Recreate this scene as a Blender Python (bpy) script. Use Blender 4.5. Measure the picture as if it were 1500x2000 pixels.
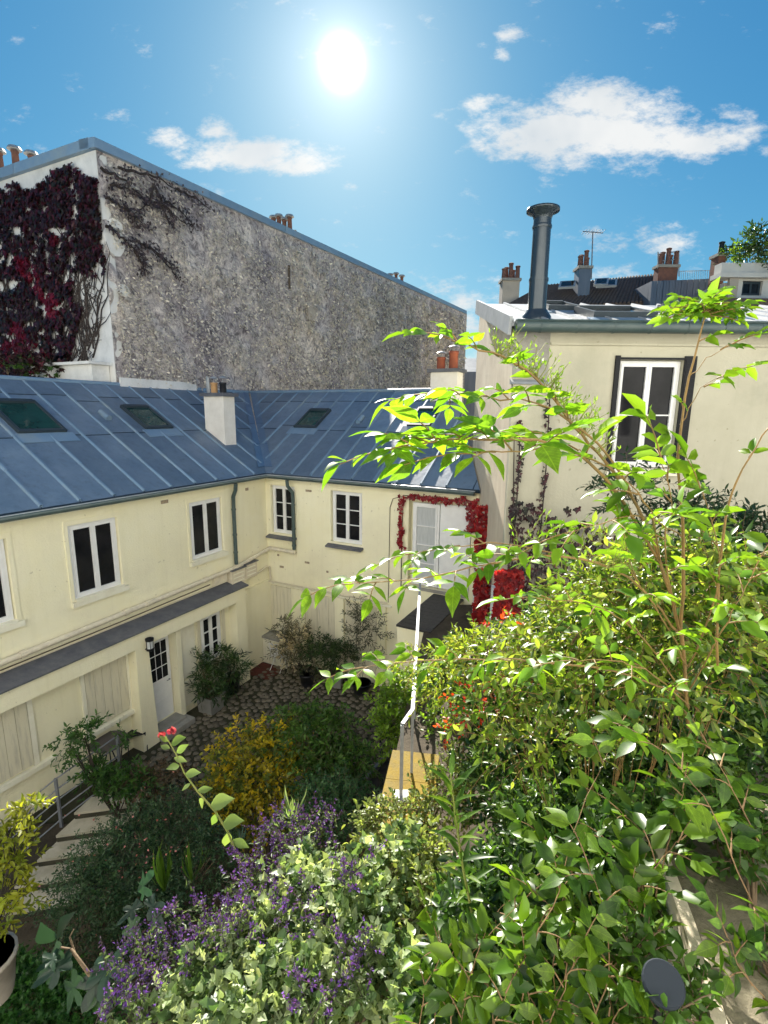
import bpy, math, random
import numpy as np
from mathutils import Matrix, Vector
for o in list(bpy.data.objects): bpy.data.objects.remove(o)
SC = bpy.context.scene
COL = SC.collection
RNG = np.random.default_rng(7)
random.seed(7)

# ------------------------------------------------------------------ camera
F, PIT, ROLL, HC = 988.35, math.radians(11.086), math.radians(.573), 7.5
CP, SP, CR, SR = math.cos(PIT), math.sin(PIT), math.cos(ROLL), math.sin(ROLL)
cam_d = bpy.data.cameras.new('camera'); cam = bpy.data.objects.new('camera', cam_d); COL.objects.link(cam)
cam_d.sensor_fit = 'VERTICAL'; cam_d.sensor_height = 36; cam_d.lens = 36 * F / 2000
cam_d.clip_start = .05; cam_d.clip_end = 5000
_r, _u, _f = Vector((1, 0, 0)), Vector((0, SP, CP)), Vector((0, CP, -SP))
_x, _y = CR * _r + SR * _u, -SR * _r + CR * _u
m = Matrix((_x, _y, -_f)).transposed().to_4x4(); m.translation = (0, 0, HC)
cam.matrix_world = m
SC.camera = cam

# ------------------------------------------------------------------ sky, sun, exposure
SUN_EL, SUN_AZ = math.radians(30.4), math.radians(-4.56)
SUN = Vector((math.sin(SUN_AZ) * math.cos(SUN_EL), math.cos(SUN_AZ) * math.cos(SUN_EL), math.sin(SUN_EL)))
SKY_STRENGTH, SUN_STRENGTH, EXPOSURE, SKY_LEVEL = .10, 4.5, 1.8, 1.08
SC.view_settings.view_transform = 'Standard'; SC.view_settings.look = 'None'
SC.view_settings.gamma = 1; SC.view_settings.use_curve_mapping = False
SC.view_settings.exposure = EXPOSURE
sd = bpy.data.lights.new('sun', 'SUN'); sd.energy = SUN_STRENGTH; sd.angle = math.radians(.5); sd.color = (1, .94, .84)
so = bpy.data.objects.new('sun', sd); COL.objects.link(so)
so.rotation_euler = SUN.to_track_quat('Z', 'Y').to_euler(); so.location = (0, 0, 40)

def ray(px, py):                       # pixel of the photograph -> direction in the world
    a, b = px - 750, py - 1000
    X, Y = (a * CR + b * SR) / F, (-a * SR + b * CR) / F
    return Vector((X, CP - Y * SP, -SP - Y * CP))
def at(px, py, depth):
    r = ray(px, py); return Vector((0, 0, HC)) + r * (depth / r.y)
def onz(px, py, z):
    r = ray(px, py); return Vector((0, 0, HC)) + r * ((z - HC) / r.z)

W = bpy.data.worlds.new('World'); SC.world = W; W.use_nodes = True
nt = W.node_tree; N = nt.nodes; L = nt.links; N.clear()
def wn(t, **k):
    n = N.new(t)
    for a, b in k.items(): setattr(n, a, b)
    return n
def wmath(op, a, b=None, c=None, clamp=False):
    n = N.new('ShaderNodeMath'); n.operation = op; n.use_clamp = clamp
    for i, v in enumerate((a, b, c)):
        if v is None: continue
        if isinstance(v, (int, float)): n.inputs[i].default_value = v
        else: L.new(v, n.inputs[i])
    return n.outputs[0]
out = wn('ShaderNodeOutputWorld'); bg = wn('ShaderNodeBackground'); L.new(bg.outputs[0], out.inputs[0])
sky = wn('ShaderNodeTexSky', sky_type='NISHITA', sun_disc=False, sun_elevation=SUN_EL, sun_rotation=SUN_AZ, altitude=60, air_density=1.0, dust_density=.35, ozone_density=2.2)
bg.inputs[1].default_value = SKY_STRENGTH
tc = wn('ShaderNodeTexCoord'); sep = wn('ShaderNodeSeparateXYZ'); L.new(tc.outputs['Generated'], sep.inputs[0])
# tame the wide range of the physical sky as the phone's picture does: a power per channel, scaled for the exposure
KX = 2 ** EXPOSURE * SKY_STRENGTH
sp = wn('ShaderNodeSeparateColor'); L.new(sky.outputs[0], sp.inputs[0]); hs = wn('ShaderNodeCombineColor')
for i, (ref, gam, val) in enumerate(((3.01, 1.3, .107), (4.14, .82, .342), (6.34, .54, .604))):
    L.new(wmath('MULTIPLY', wmath('POWER', wmath('MULTIPLY', sp.outputs[i], 1 / ref), gam), val * SKY_LEVEL / KX), hs.inputs[i])
# the glare of the air round the sun
dp = wn('ShaderNodeVectorMath', operation='DOT_PRODUCT'); L.new(tc.outputs['Generated'], dp.inputs[0]); dp.inputs[1].default_value = SUN
ang = wmath('ARCCOSINE', wmath('MINIMUM', dp.outputs['Value'], 1.0))
g1 = wmath('MULTIPLY', wmath('POWER', 2.718, wmath('MULTIPLY', wmath('POWER', wmath('DIVIDE', ang, .020), 2.0), -1.0)), 4.0 / KX)
g2 = wmath('MULTIPLY', wmath('POWER', 2.718, wmath('DIVIDE', ang, -.06)), .75 / KX)
gl = wmath('ADD', g1, g2)
glow = wn('ShaderNodeMix', data_type='RGBA', blend_type='ADD'); glow.inputs[0].default_value = 1
glc = wn('ShaderNodeVectorMath', operation='SCALE'); glc.inputs[0].default_value = (1, .98, .93); L.new(gl, glc.inputs['Scale'])
# clouds: soft ellipses on the sky, broken up by noise
ysafe = wmath('MAXIMUM', sep.outputs[1], .02)
U = wmath('DIVIDE', sep.outputs[0], ysafe); V = wmath('DIVIDE', sep.outputs[2], ysafe)
cuv = wn('ShaderNodeCombineXYZ'); L.new(U, cuv.inputs[0]); L.new(V, cuv.inputs[1])
rot = wn('ShaderNodeMapping'); rot.inputs['Rotation'].default_value = (0, 0, -.5); rot.inputs['Scale'].default_value = (.75, 1.5, 1)
L.new(cuv.outputs[0], rot.inputs[0])
nz = wn('ShaderNodeTexNoise'); nz.inputs['Scale'].default_value = 15; nz.inputs['Detail'].default_value = 10; nz.inputs['Roughness'].default_value = .68
L.new(rot.outputs[0], nz.inputs['Vector'])
nz2 = wn('ShaderNodeTexNoise'); nz2.inputs['Scale'].default_value = 5; nz2.inputs['Detail'].default_value = 4; L.new(cuv.outputs[0], nz2.inputs['Vector'])
CLOUDS = [  # px, py, half width, half height (photo pixels), weight
    (1130, 262, 200, 66, 1.4), (1165, 205, 95, 62, 1.15), (1010, 262, 105, 45, 1.15), (1330, 275, 160, 40, 1.15), (1250, 225, 110, 45, 1.0), (1190, 310, 120, 32, .8), (1430, 218, 45, 18, .55),
    (490, 303, 155, 36, 1.3), (430, 258, 45, 30, .75), (600, 318, 60, 28, 1.05), (335, 270, 40, 26, .75), (240, 232, 34, 20, .75), (992, 74, 26, 24, .75), (985, 100, 18, 22, .7), (940, 86, 16, 12, .5),
    (930, 205, 40, 18, .55), (975, 196, 28, 14, .55), (1490, 292, 30, 14, .7), (405, 370, 45, 16, .5), (685, 360, 24, 14, .4), (1230, 488, 150, 60, .55), (1180, 520, 90, 40, .5), (925, 650, 120, 110, .75)]
acc = None
for (cx, cy, rx, ry, wt) in CLOUDS:
    d0 = ray(cx, cy); u0, v0 = d0.x / d0.y, d0.z / d0.y
    dx = ray(cx + rx, cy); dy = ray(cx, cy - ry)
    ru, rv = abs(dx.x / dx.y - u0), abs(dy.z / dy.y - v0)
    a = wmath('POWER', wmath('DIVIDE', wmath('SUBTRACT', U, u0), ru), 2.0)
    b = wmath('POWER', wmath('DIVIDE', wmath('SUBTRACT', V, v0), rv), 2.0)
    e = wmath('MULTIPLY', wmath('SUBTRACT', 1.25, wmath('MULTIPLY', wmath('ADD', a, b), .72)), wt)
    e = wmath('MAXIMUM', e, 0.0)
    acc = e if acc is None else wmath('MAXIMUM', acc, e)
dens = wmath('ADD', wmath('MULTIPLY', acc, 1.0), wmath('MULTIPLY', wmath('SUBTRACT', nz.outputs[0], .5), 4.2))
dens = wmath('MULTIPLY', dens, wmath('GREATER_THAN', sep.outputs[1], .05))
# a few more clouds in the rest of the sky
nz3 = wn('ShaderNodeTexNoise'); nz3.inputs['Scale'].default_value = 3.2; nz3.inputs['Detail'].default_value = 7; L.new(tc.outputs['Generated'], nz3.inputs['Vector'])
back = wmath('MULTIPLY', wmath('SUBTRACT', nz3.outputs[0], .56), 6.0, clamp=True)
back = wmath('MULTIPLY', back, wmath('LESS_THAN', sep.outputs[1], .05))
msk = wn('ShaderNodeMapRange', interpolation_type='SMOOTHSTEP'); L.new(dens, msk.inputs[0]); msk.inputs[1].default_value = .34; msk.inputs[2].default_value = 1.5
cm = wmath('MULTIPLY', wmath('MAXIMUM', msk.outputs[0], back), .93)
ccol = wn('ShaderNodeMix', data_type='RGBA'); L.new(wmath('MULTIPLY', wmath('SUBTRACT', nz2.outputs[0], .42), 2.5, clamp=True), ccol.inputs[0])
CLOUD_A = 1
ccol.inputs[6].default_value = (.95 / KX, .95 / KX, .93 / KX, 1); ccol.inputs[7].default_value = (.55 / KX, .63 / KX, .70 / KX, 1)
cmix = wn('ShaderNodeMix', data_type='RGBA'); L.new(cm, cmix.inputs[0]); L.new(hs.outputs[0], cmix.inputs[6]); L.new(ccol.outputs[2], cmix.inputs[7])
L.new(cmix.outputs[2], glow.inputs[6]); L.new(glc.outputs[0], glow.inputs[7]); L.new(glow.outputs[2], bg.inputs[0])

# ------------------------------------------------------------------ helpers
class MB:
    """collects shapes, builds one mesh object"""
    def __init__(s): s.v = []; s.f = []
    def poly(s, pts):
        b = len(s.v); s.v += [tuple(p) for p in pts]; s.f.append(tuple(range(b, b + len(pts))))
    def hexa(s, p):                    # 8 corners: bottom 0-3 ccw, top 4-7
        b = len(s.v); s.v += [tuple(q) for q in p]
        for f in ((3, 2, 1, 0), (4, 5, 6, 7), (0, 1, 5, 4), (1, 2, 6, 5), (2, 3, 7, 6), (3, 0, 4, 7)): s.f.append(tuple(b + i for i in f))
        return s
    def box(s, fr, a0, a1, b0, b1, c0, c1):
        s.hexa([fr(a0, b0, c0), fr(a1, b0, c0), fr(a1, b1, c0), fr(a0, b1, c0), fr(a0, b0, c1), fr(a1, b0, c1), fr(a1, b1, c1), fr(a0, b1, c1)]); return s
    def prism(s, bot, top):
        n = len(bot); b = len(s.v); s.v += [tuple(p) for p in bot] + [tuple(p) for p in top]
        s.f.append(tuple(reversed(range(b, b + n)))); s.f.append(tuple(range(b + n, b + 2 * n)))
        for i in range(n): j = (i + 1) % n; s.f.append((b + i, b + j, b + n + j, b + n + i))
        return s
    def tube(s, pts, rad, seg=8, cap=True):
        pts = [Vector(p) for p in pts]; n = len(pts); rad = rad if isinstance(rad, (list, tuple)) else [rad] * n
        b = len(s.v); prev = None
        for i, p in enumerate(pts):
            t = (pts[min(i + 1, n - 1)] - pts[max(i - 1, 0)])
            t = t.normalized() if t.length > 1e-9 else Vector((0, 0, 1))
            if prev is None:
                ref = Vector((0, 0, 1)) if abs(t.z) < .9 else Vector((1, 0, 0)); x = t.cross(ref).normalized()
            else: x = (prev - t * prev.dot(t)).normalized()
            prev = x; y = t.cross(x)
            for k in range(seg):
                a = 2 * math.pi * k / seg; s.v.append(tuple(p + (x * math.cos(a) + y * math.sin(a)) * rad[i]))
        for i in range(n - 1):
            for k in range(seg):
                k2 = (k + 1) % seg; s.f.append((b + i * seg + k, b + i * seg + k2, b + (i + 1) * seg + k2, b + (i + 1) * seg + k))
        if cap:
            c = len(s.v); s.v += s.v[b:b + seg] + s.v[b + (n - 1) * seg:b + n * seg]
            s.f.append(tuple(reversed(range(c, c + seg)))); s.f.append(tuple(range(c + seg, c + 2 * seg)))
        return s
    def lathe(s, base, prof, seg=16):
        return s.tube([Vector(base) + Vector((0, 0, z)) for r, z in prof], [max(r, .0005) for r, z in prof], seg)
    def build(s, name, mat, parent=None, smooth=False):
        me = bpy.data.meshes.new(name); me.from_pydata(s.v, [], s.f); me.update()
        if smooth: me.polygons.foreach_set('use_smooth', [True] * len(me.polygons))
        return link(name, me, mat, parent)
def link(name, me, mat, parent=None):
    if mat is not None and not me.materials: me.materials.append(mat)
    o = bpy.data.objects.new(name, me); COL.objects.link(o)
    if parent is not None: attach(o, parent)
    return o
def wtrans(o):
    return o.location.copy() if o.parent is None else wtrans(o.parent) + o.matrix_parent_inverse.translation + o.location
def attach(o, parent):
    t = wtrans(parent); o.parent = parent; o.matrix_parent_inverse = Matrix.Translation(-t)
def thing(name, label, cat, loc=(0, 0, 0), group=None):
    o = bpy.data.objects.new(name, None); COL.objects.link(o); o.location = loc; o.empty_display_size = .2
    return tag(o, label, cat, group)
def tag(o, label, cat, group=None):
    o['label'] = label; o['category'] = cat
    if group: o['group'] = group
    return o
def structure(o): o['kind'] = 'structure'; return o
def world(x, y, z): return (x, y, z)

# ------------------------------------------------------------------ materials
def mat(name, c1, c2=None, rough=.7, scale=3, detail=6, bump=0, bscale=None, spec=.3, metal=0, ramp=(.35, .65), stretch=None, c3=None, rand=0, coat=0, trans=0, c3scale=.6, streak=0):
    m = bpy.data.materials.new(name); m.use_nodes = True; t = m.node_tree; n = t.nodes; l = t.links
    p = n['Principled BSDF']; p.inputs['Roughness'].default_value = rough; p.inputs['Specular IOR Level'].default_value = spec; p.inputs['Metallic'].default_value = metal
    p.inputs['Coat Weight'].default_value = coat
    c1 = (*c1, 1); tcn = n.new('ShaderNodeTexCoord'); vec = tcn.outputs['Object']
    if stretch:
        mp = n.new('ShaderNodeMapping'); mp.inputs['Scale'].default_value = stretch; l.new(vec, mp.inputs[0]); vec = mp.outputs[0]
    p.inputs['Base Color'].default_value = c1
    colour = None
    if c2:
        nz = n.new('ShaderNodeTexNoise'); nz.inputs['Scale'].default_value = scale; nz.inputs['Detail'].default_value = detail; nz.inputs['Roughness'].default_value = .65; l.new(vec, nz.inputs['Vector'])
        rp = n.new('ShaderNodeValToRGB'); rp.color_ramp.elements[0].position = ramp[0]; rp.color_ramp.elements[1].position = ramp[1]
        rp.color_ramp.elements[0].color = c1; rp.color_ramp.elements[1].color = (*c2, 1); l.new(nz.outputs[0], rp.inputs[0]); colour = rp.outputs[0]
    if c3:
        n2 = n.new('ShaderNodeTexNoise'); n2.inputs['Scale'].default_value = c3scale; n2.inputs['Detail'].default_value = 7; n2.inputs['Roughness'].default_value = .7; l.new(tcn.outputs['Object'], n2.inputs['Vector'])
        r2 = n.new('ShaderNodeMapRange'); r2.inputs[1].default_value = .5; r2.inputs[2].default_value = .75; l.new(n2.outputs[0], r2.inputs[0])
        mx = n.new('ShaderNodeMix'); mx.data_type = 'RGBA'; l.new(r2.outputs[0], mx.inputs[0])
        if colour is not None: l.new(colour, mx.inputs[6])
        else: mx.inputs[6].default_value = c1
        mx.inputs[7].default_value = (*c3, 1); colour = mx.outputs[2]
    if streak:
        ms = n.new('ShaderNodeMapping'); ms.inputs['Scale'].default_value = (5, 5, .28); l.new(tcn.outputs['Object'], ms.inputs[0])
        ns = n.new('ShaderNodeTexNoise'); ns.inputs['Scale'].default_value = 1.3; ns.inputs['Detail'].default_value = 6; ns.inputs['Roughness'].default_value = .7; l.new(ms.outputs[0], ns.inputs['Vector'])
        rs = n.new('ShaderNodeMapRange'); rs.inputs[1].default_value = .5; rs.inputs[2].default_value = .78; rs.inputs[3].default_value = 0; rs.inputs[4].default_value = streak; l.new(ns.outputs[0], rs.inputs[0])
        mz = n.new('ShaderNodeMix'); mz.data_type = 'RGBA'; l.new(rs.outputs[0], mz.inputs[0]); l.new(colour, mz.inputs[6]); mz.inputs[7].default_value = (c1[0] * .55, c1[1] * .52, c1[2] * .45, 1); colour = mz.outputs[2]
        sk = n.new('ShaderNodeTexNoise'); sk.inputs['Scale'].default_value = 9; sk.inputs['Detail'].default_value = 3; l.new(tcn.outputs['Object'], sk.inputs['Vector'])
        rk = n.new('ShaderNodeMapRange'); rk.inputs[1].default_value = .70; rk.inputs[2].default_value = .76; rk.inputs[4].default_value = .5; l.new(sk.outputs[0], rk.inputs[0])
        mk = n.new('ShaderNodeMix'); mk.data_type = 'RGBA'; l.new(rk.outputs[0], mk.inputs[0]); l.new(colour, mk.inputs[6]); mk.inputs[7].default_value = (c1[0] * .45, c1[1] * .42, c1[2] * .36, 1); colour = mk.outputs[2]
    if rand:
        oi = n.new('ShaderNodeObjectInfo'); hv = n.new('ShaderNodeHueSaturation'); mr = n.new('ShaderNodeMapRange')
        mr.inputs[3].default_value = 1 - rand; mr.inputs[4].default_value = 1 + rand; l.new(oi.outputs['Random'], mr.inputs[0]); l.new(mr.outputs[0], hv.inputs['Value'])
        if colour is not None: l.new(colour, hv.inputs['Color'])
        else: hv.inputs['Color'].default_value = c1
        colour = hv.outputs[0]
    if colour is not None: l.new(colour, p.inputs['Base Color'])
    if bump:
        nb = n.new('ShaderNodeTexNoise'); nb.inputs['Scale'].default_value = bscale or scale * 4; nb.inputs['Detail'].default_value = 8; nb.inputs['Roughness'].default_value = .65; l.new(vec, nb.inputs['Vector'])
        bp = n.new('ShaderNodeBump'); bp.inputs['Strength'].default_value = min(1, bump); bp.inputs['Distance'].default_value = .02 * max(1, bump); l.new(nb.outputs[0], bp.inputs['Height']); l.new(bp.outputs[0], p.inputs['Normal'])
    return m
def leafmat(name, trans=.45, rough=.42, obj=None, spec=.4, tgain=1.6):
    m = bpy.data.materials.new(name); m.use_nodes = True; t = m.node_tree; n = t.nodes; l = t.links
    p = n['Principled BSDF']; p.inputs['Roughness'].default_value = rough; p.inputs['Specular IOR Level'].default_value = spec
    if obj is None:
        a = n.new('ShaderNodeAttribute'); a.attribute_name = 'Col'; c = a.outputs['Color']
    else:
        oi = n.new('ShaderNodeObjectInfo'); rp = n.new('ShaderNodeValToRGB'); l.new(oi.outputs['Random'], rp.inputs[0])
        rp.color_ramp.elements[0].color = (*obj[0], 1); rp.color_ramp.elements[1].color = (*obj[-1], 1)
        for i, q in enumerate(obj[1:-1]): e = rp.color_ramp.elements.new((i + 1) / (len(obj) - 1)); e.color = (*q, 1)
        c = rp.outputs[0]
        tcv = n.new('ShaderNodeTexCoord'); sv = n.new('ShaderNodeSeparateXYZ'); l.new(tcv.outputs['Object'], sv.inputs[0])
        def mth(op, a, b):
            q = n.new('ShaderNodeMath'); q.operation = op
            for i, v in enumerate((a, b)):
                if isinstance(v, (int, float)): q.inputs[i].default_value = v
                else: l.new(v, q.inputs[i])
            return q.outputs[0]
        ay = mth('ABSOLUTE', sv.outputs[1], 0); rib = mth('LESS_THAN', ay, .011)
        side = mth('LESS_THAN', mth('FRACT', mth('SUBTRACT', mth('MULTIPLY', sv.outputs[0], 9), mth('MULTIPLY', ay, 12)), 0), .13)
        vn = mth('MAXIMUM', rib, mth('MULTIPLY', side, .55))
        mv = n.new('ShaderNodeMix'); mv.data_type = 'RGBA'; mv.blend_type = 'MULTIPLY'; l.new(vn, mv.inputs[0]); l.new(c, mv.inputs[6]); mv.inputs[7].default_value = (1.6, 1.45, 1.6, 1)
        nb = n.new('ShaderNodeTexNoise'); nb.inputs['Scale'].default_value = 5; nb.inputs['Detail'].default_value = 5; l.new(tcv.outputs['Object'], nb.inputs['Vector'])
        mb_ = n.new('ShaderNodeMapRange'); mb_.inputs[1].default_value = .3; mb_.inputs[2].default_value = .7; mb_.inputs[3].default_value = .72; mb_.inputs[4].default_value = 1.2; l.new(nb.outputs[0], mb_.inputs[0])
        hv = n.new('ShaderNodeHueSaturation'); l.new(mb_.outputs[0], hv.inputs['Value']); l.new(mv.outputs[2], hv.inputs['Color']); c = hv.outputs[0]
    l.new(c, p.inputs['Base Color'])
    tr = n.new('ShaderNodeBsdfTranslucent'); g = n.new('ShaderNodeMix'); g.data_type = 'RGBA'; g.blend_type = 'MULTIPLY'; g.inputs[0].default_value = 1; l.new(c, g.inputs[6]); g.inputs[7].default_value = (tgain * 1.15, tgain * 1.1, tgain * .55, 1)
    l.new(g.outputs[2], tr.inputs[0])
    mx = n.new('ShaderNodeMixShader'); mx.inputs[0].default_value = trans; l.new(p.outputs[0], mx.inputs[1]); l.new(tr.outputs[0], mx.inputs[2])
    l.new(mx.outputs[0], n['Material Output'].inputs[0]); return m
M = dict(
    cream=mat('cream_plaster', (.86, .805, .55), (.89, .845, .62), .85, 1.2, 8, .45, 30, .2, c3=(.77, .71, .49), streak=.13),
    cream2=mat('pale_cream_plaster', (.80, .77, .60), (.85, .82, .67), .85, 1.0, 8, .3, 25, .2, c3=(.68, .63, .46), streak=.25),
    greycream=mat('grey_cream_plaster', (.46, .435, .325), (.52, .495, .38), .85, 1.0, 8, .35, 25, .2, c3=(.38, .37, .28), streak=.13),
    beige=mat('stained_beige_plaster', (.62, .52, .38), (.72, .63, .48), .9, 2.0, 8, .4, 25, .2, stretch=(3, 3, .35), c3=(.50, .41, .29)),
    board=mat('weathered_cream_boards', (.70, .65, .48), (.46, .43, .33), .8, 5, 8, .4, 30, .2, ramp=(.5, .8), stretch=(3, 3, .35)),
    white=mat('white_paint', (.82, .82, .80), (.76, .76, .74), .5, 6, 4, 0, None, .4),
    whiteplaster=mat('white_plaster', (.78, .77, .73), (.62, .61, .58), .9, 1.3, 9, .5, 18, .2, stretch=(1, 1, .5), c3=(.45, .45, .42)),
    chimney=mat('chimney_plaster', (.80, .76, .68), (.70, .66, .58), .9, 3, 6, .3, 30, .2),
    glass=mat('dark_window_glass', (.008, .009, .010), (.018, .018, .02), .05, 2.5, 3, 0, None, .16),
    curtain=mat('glass_over_net_curtain', (.42, .44, .44), (.55, .57, .57), .12, 9, 3, 0, None, .6, stretch=(8, 8, .3)),
    skyglass=mat('skylight_glass', (.012, .045, .042), (.02, .075, .07), .06, 2, 3, 0, None, .6),
    skylightframe=mat('skylight_frame', (.035, .05, .06), None, .45),
    zinc=mat('blue_zinc', (.10, .152, .215), (.14, .195, .26), .42, 1.6, 9, .22, 5, .5, c3=(.19, .26, .33), rand=.2, streak=.5),
    batten=mat('blue_zinc_batten', (.15, .245, .35), (.19, .28, .37), .45, 3, 6, 0, None, .5, c3=(.26, .30, .29), rand=.08),
    valley=mat('valley_zinc', (.075, .14, .235), (.10, .18, .28), .4, 2, 6, .1, 8, .5),
    underlay=mat('dark_roof_underlay', (.02, .04, .065), None, .7),
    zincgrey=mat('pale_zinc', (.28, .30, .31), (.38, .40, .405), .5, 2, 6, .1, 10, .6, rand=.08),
    gutter=mat('green_grey_gutter', (.045, .075, .075), (.07, .10, .095), .4, 4, 5, 0, None, .5),
    slate=mat('dark_slate_lamp', (.020, .026, .034), None, .7, spec=.15),
    ledge=mat('dark_slate_ledge', (.085, .09, .105), (.15, .15, .155), .6, 4, 8, .3, 25, .4),
    pipe=mat('cream_pipe', (.74, .67, .50), (.60, .53, .40), .6, 8, 5, 0, None, .3),
    cable=mat('dark_cable', (.10, .075, .05), None, .7),
    terracotta=mat('terracotta', (.36, .10, .05), (.26, .08, .045), .75, 6, 5, .2, 30),
    ochrepot=mat('ochre_pot', (.60, .36, .17), (.45, .26, .12), .75, 6, 5, .2, 30),
    blackmetal=mat('black_metal', (.010, .0105, .012), None, .55, spec=.25),
    flue=mat('dark_flue_metal', (.028, .042, .055), (.04, .055, .065), .22, 3, 3, 0, None, .7, metal=.35),
    greymetal=mat('grey_painted_metal', (.20, .21, .23), None, .5),
    galv=mat('galvanised_rail', (.34, .35, .36), (.26, .27, .28), .5, 7, 4, 0, None, .4),
    vent=mat('brick_vent', (.42, .34, .22), (.25, .2, .14), .9, 20, 3),
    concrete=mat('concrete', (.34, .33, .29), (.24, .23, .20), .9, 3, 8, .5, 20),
    step=mat('pale_stone_step', (.54, .50, .40), (.40, .37, .28), .9, 3, 8, .4, 22, c3=(.24, .24, .15)),
    soil=mat('garden_soil', (.050, .040, .026), (.085, .068, .045), .95, 4, 8, .8, 15),
    cobbleground=mat('mossy_joint_ground', (.030, .036, .016), (.055, .048, .03), .95, 5, 8, .6, 20),
    cobble=mat('cobble_stone', (.15, .128, .09), (.085, .074, .052), .75, 9, 6, .5, 30, .4, rand=.35),
    yellow=mat('yellow_lichen_coping', (.27, .18, .012), (.19, .135, .03), .9, 2.5, 8, .5, 30, c3=(.16, .14, .07), c3scale=1.5),
    deck=mat('dark_wet_deck', (.045, .042, .040), (.025, .024, .024), .5, 6, 6, .3, 20, .4, stretch=(1, 5, 1)),
    stonewall=mat('mossy_stone_top', (.20, .175, .12), (.085, .08, .05), .95, 3.5, 9, 1, 16, c3=(.32, .27, .18), c3scale=2),
    stoneedge=mat('pale_stone_edge', (.55, .48, .36), (.42, .37, .27), .9, 4, 8, .5, 20),
    pot=mat('grey_planter', (.20, .20, .185), (.26, .255, .235), .8, 4, 6, .3, 20),
    blackpot=mat('black_pot', (.018, .019, .022), None, .4),
    palepot=mat('pale_clay_pot', (.40, .36, .30), (.30, .27, .22), .85, 5, 6, .3, 20),
    table=mat('dull_brown_table', (.105, .09, .08), None, .6),
    mat_red=mat('dark_red_tiles', (.13, .035, .025), (.09, .03, .02), .8, 5),
    bark=mat('grey_brown_bark', (.19, .135, .08), (.11, .08, .05), .85, 12, 6, .5, 40),
    barkdark=mat('dark_bark', (.05, .042, .033), (.03, .026, .02), .9, 12, 6),
    cane=mat('brown_cane', (.24, .15, .07), (.16, .10, .05), .7, 9, 5, .2, 30),
    stemyellow=mat('ochre_young_stem', (.27, .165, .055), (.17, .115, .045), .6, 9, 5, .2, 30),
    stemgreen=mat('green_stem', (.16, .20, .045), (.22, .22, .06), .6, 9),
    vinestem=mat('dark_vine_stem', (.065, .05, .042), (.035, .028, .025), .9, 6),
    tiles=mat('old_brown_tiles', (.085, .062, .052), (.13, .10, .08), .85, 6, 6, .4, 10),
    darkzinc=mat('dark_blue_zinc', (.075, .105, .15), (.11, .14, .185), .45, 1.2, 6, 0, None, .5, stretch=(3, 3, .4)),
    farplaster=mat('far_beige_plaster', (.48, .42, .34), (.38, .33, .27), .9, 1, 7, c3=(.28, .25, .21)),
    farwhite=mat('far_white_plaster', (.66, .64, .58), (.55, .53, .48), .9, .8, 6),
    brick=mat('sooty_brick', (.22, .10, .07), (.13, .075, .06), .9, 6, 6),
    darkstone=mat('dark_riser_shade', (.07, .065, .045), (.045, .045, .03), .9, 4, 6, .5, 20),
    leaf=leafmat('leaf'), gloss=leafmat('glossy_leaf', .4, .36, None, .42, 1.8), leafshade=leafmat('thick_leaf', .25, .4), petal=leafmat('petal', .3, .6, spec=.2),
    elder=leafmat('elder_leaf', .62, .4, [(.06, .15, .010), (.10, .22, .012), (.16, .28, .016), (.05, .13, .012)], .4, 1.95),
    bigleaf=leafmat('big_garden_leaf', .45, .36, [(.022, .06, .006), (.05, .115, .009), (.11, .19, .012), (.03, .075, .008)], .42, 1.8),
)
# ------------------------------------------------------------------ frames of the two wings of the courtyard house
_a, _b = math.radians(26.05), math.radians(-62.85)
DA = Vector((math.sin(_a), math.cos(_a), 0)); DB = -Vector((math.sin(_b), math.cos(_b), 0))
NA = Vector((DA.y, -DA.x, 0)); NB = Vector((DB.y, -DB.x, 0)); CO = Vector((-3.502, 14.776, 0))
def FA(s, n, z): return CO + DA * s + NA * n + Vector((0, 0, z))
def FB(t, n, z): return CO + DB * t + NB * n + Vector((0, 0, z))
ZE, RW, OV, ZR0, SL = 5.672, 3.85, .2, 5.75, .605

def wall_with_openings(mb, fr, s0, s1, z0, z1, holes, n0=0., depth=.22):
    ss = sorted({s0, s1, *[h[0] for h in holes], *[h[1] for h in holes]}); zz = sorted({z0, z1, *[h[2] for h in holes], *[h[3] for h in holes]})
    ss = [q for q in ss if s0 <= q <= s1]; zz = [q for q in zz if z0 <= q <= z1]
    for i in range(len(ss) - 1):
        for j in range(len(zz) - 1):
            a, b = (ss[i] + ss[i + 1]) / 2, (zz[j] + zz[j + 1]) / 2
            if any(h[0] < a < h[1] and h[2] < b < h[3] for h in holes): continue
            mb.poly([fr(ss[i], n0, zz[j]), fr(ss[i + 1], n0, zz[j]), fr(ss[i + 1], n0, zz[j + 1]), fr(ss[i], n0, zz[j + 1])])
    for a, b, c, d in holes:
        e = n0 - depth
        mb.poly([fr(a, n0, c), fr(a, e, c), fr(a, e, d), fr(a, n0, d)]); mb.poly([fr(b, n0, c), fr(b, n0, d), fr(b, e, d), fr(b, e, c)])
        mb.poly([fr(a, n0, c), fr(b, n0, c), fr(b, e, c), fr(a, e, c)]); mb.poly([fr(a, n0, d), fr(a, e, d), fr(b, e, d), fr(b, n0, d)])
        mb.poly([fr(a, e, c), fr(b, e, c), fr(b, e, d), fr(a, e, d)])
    return mb
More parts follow.
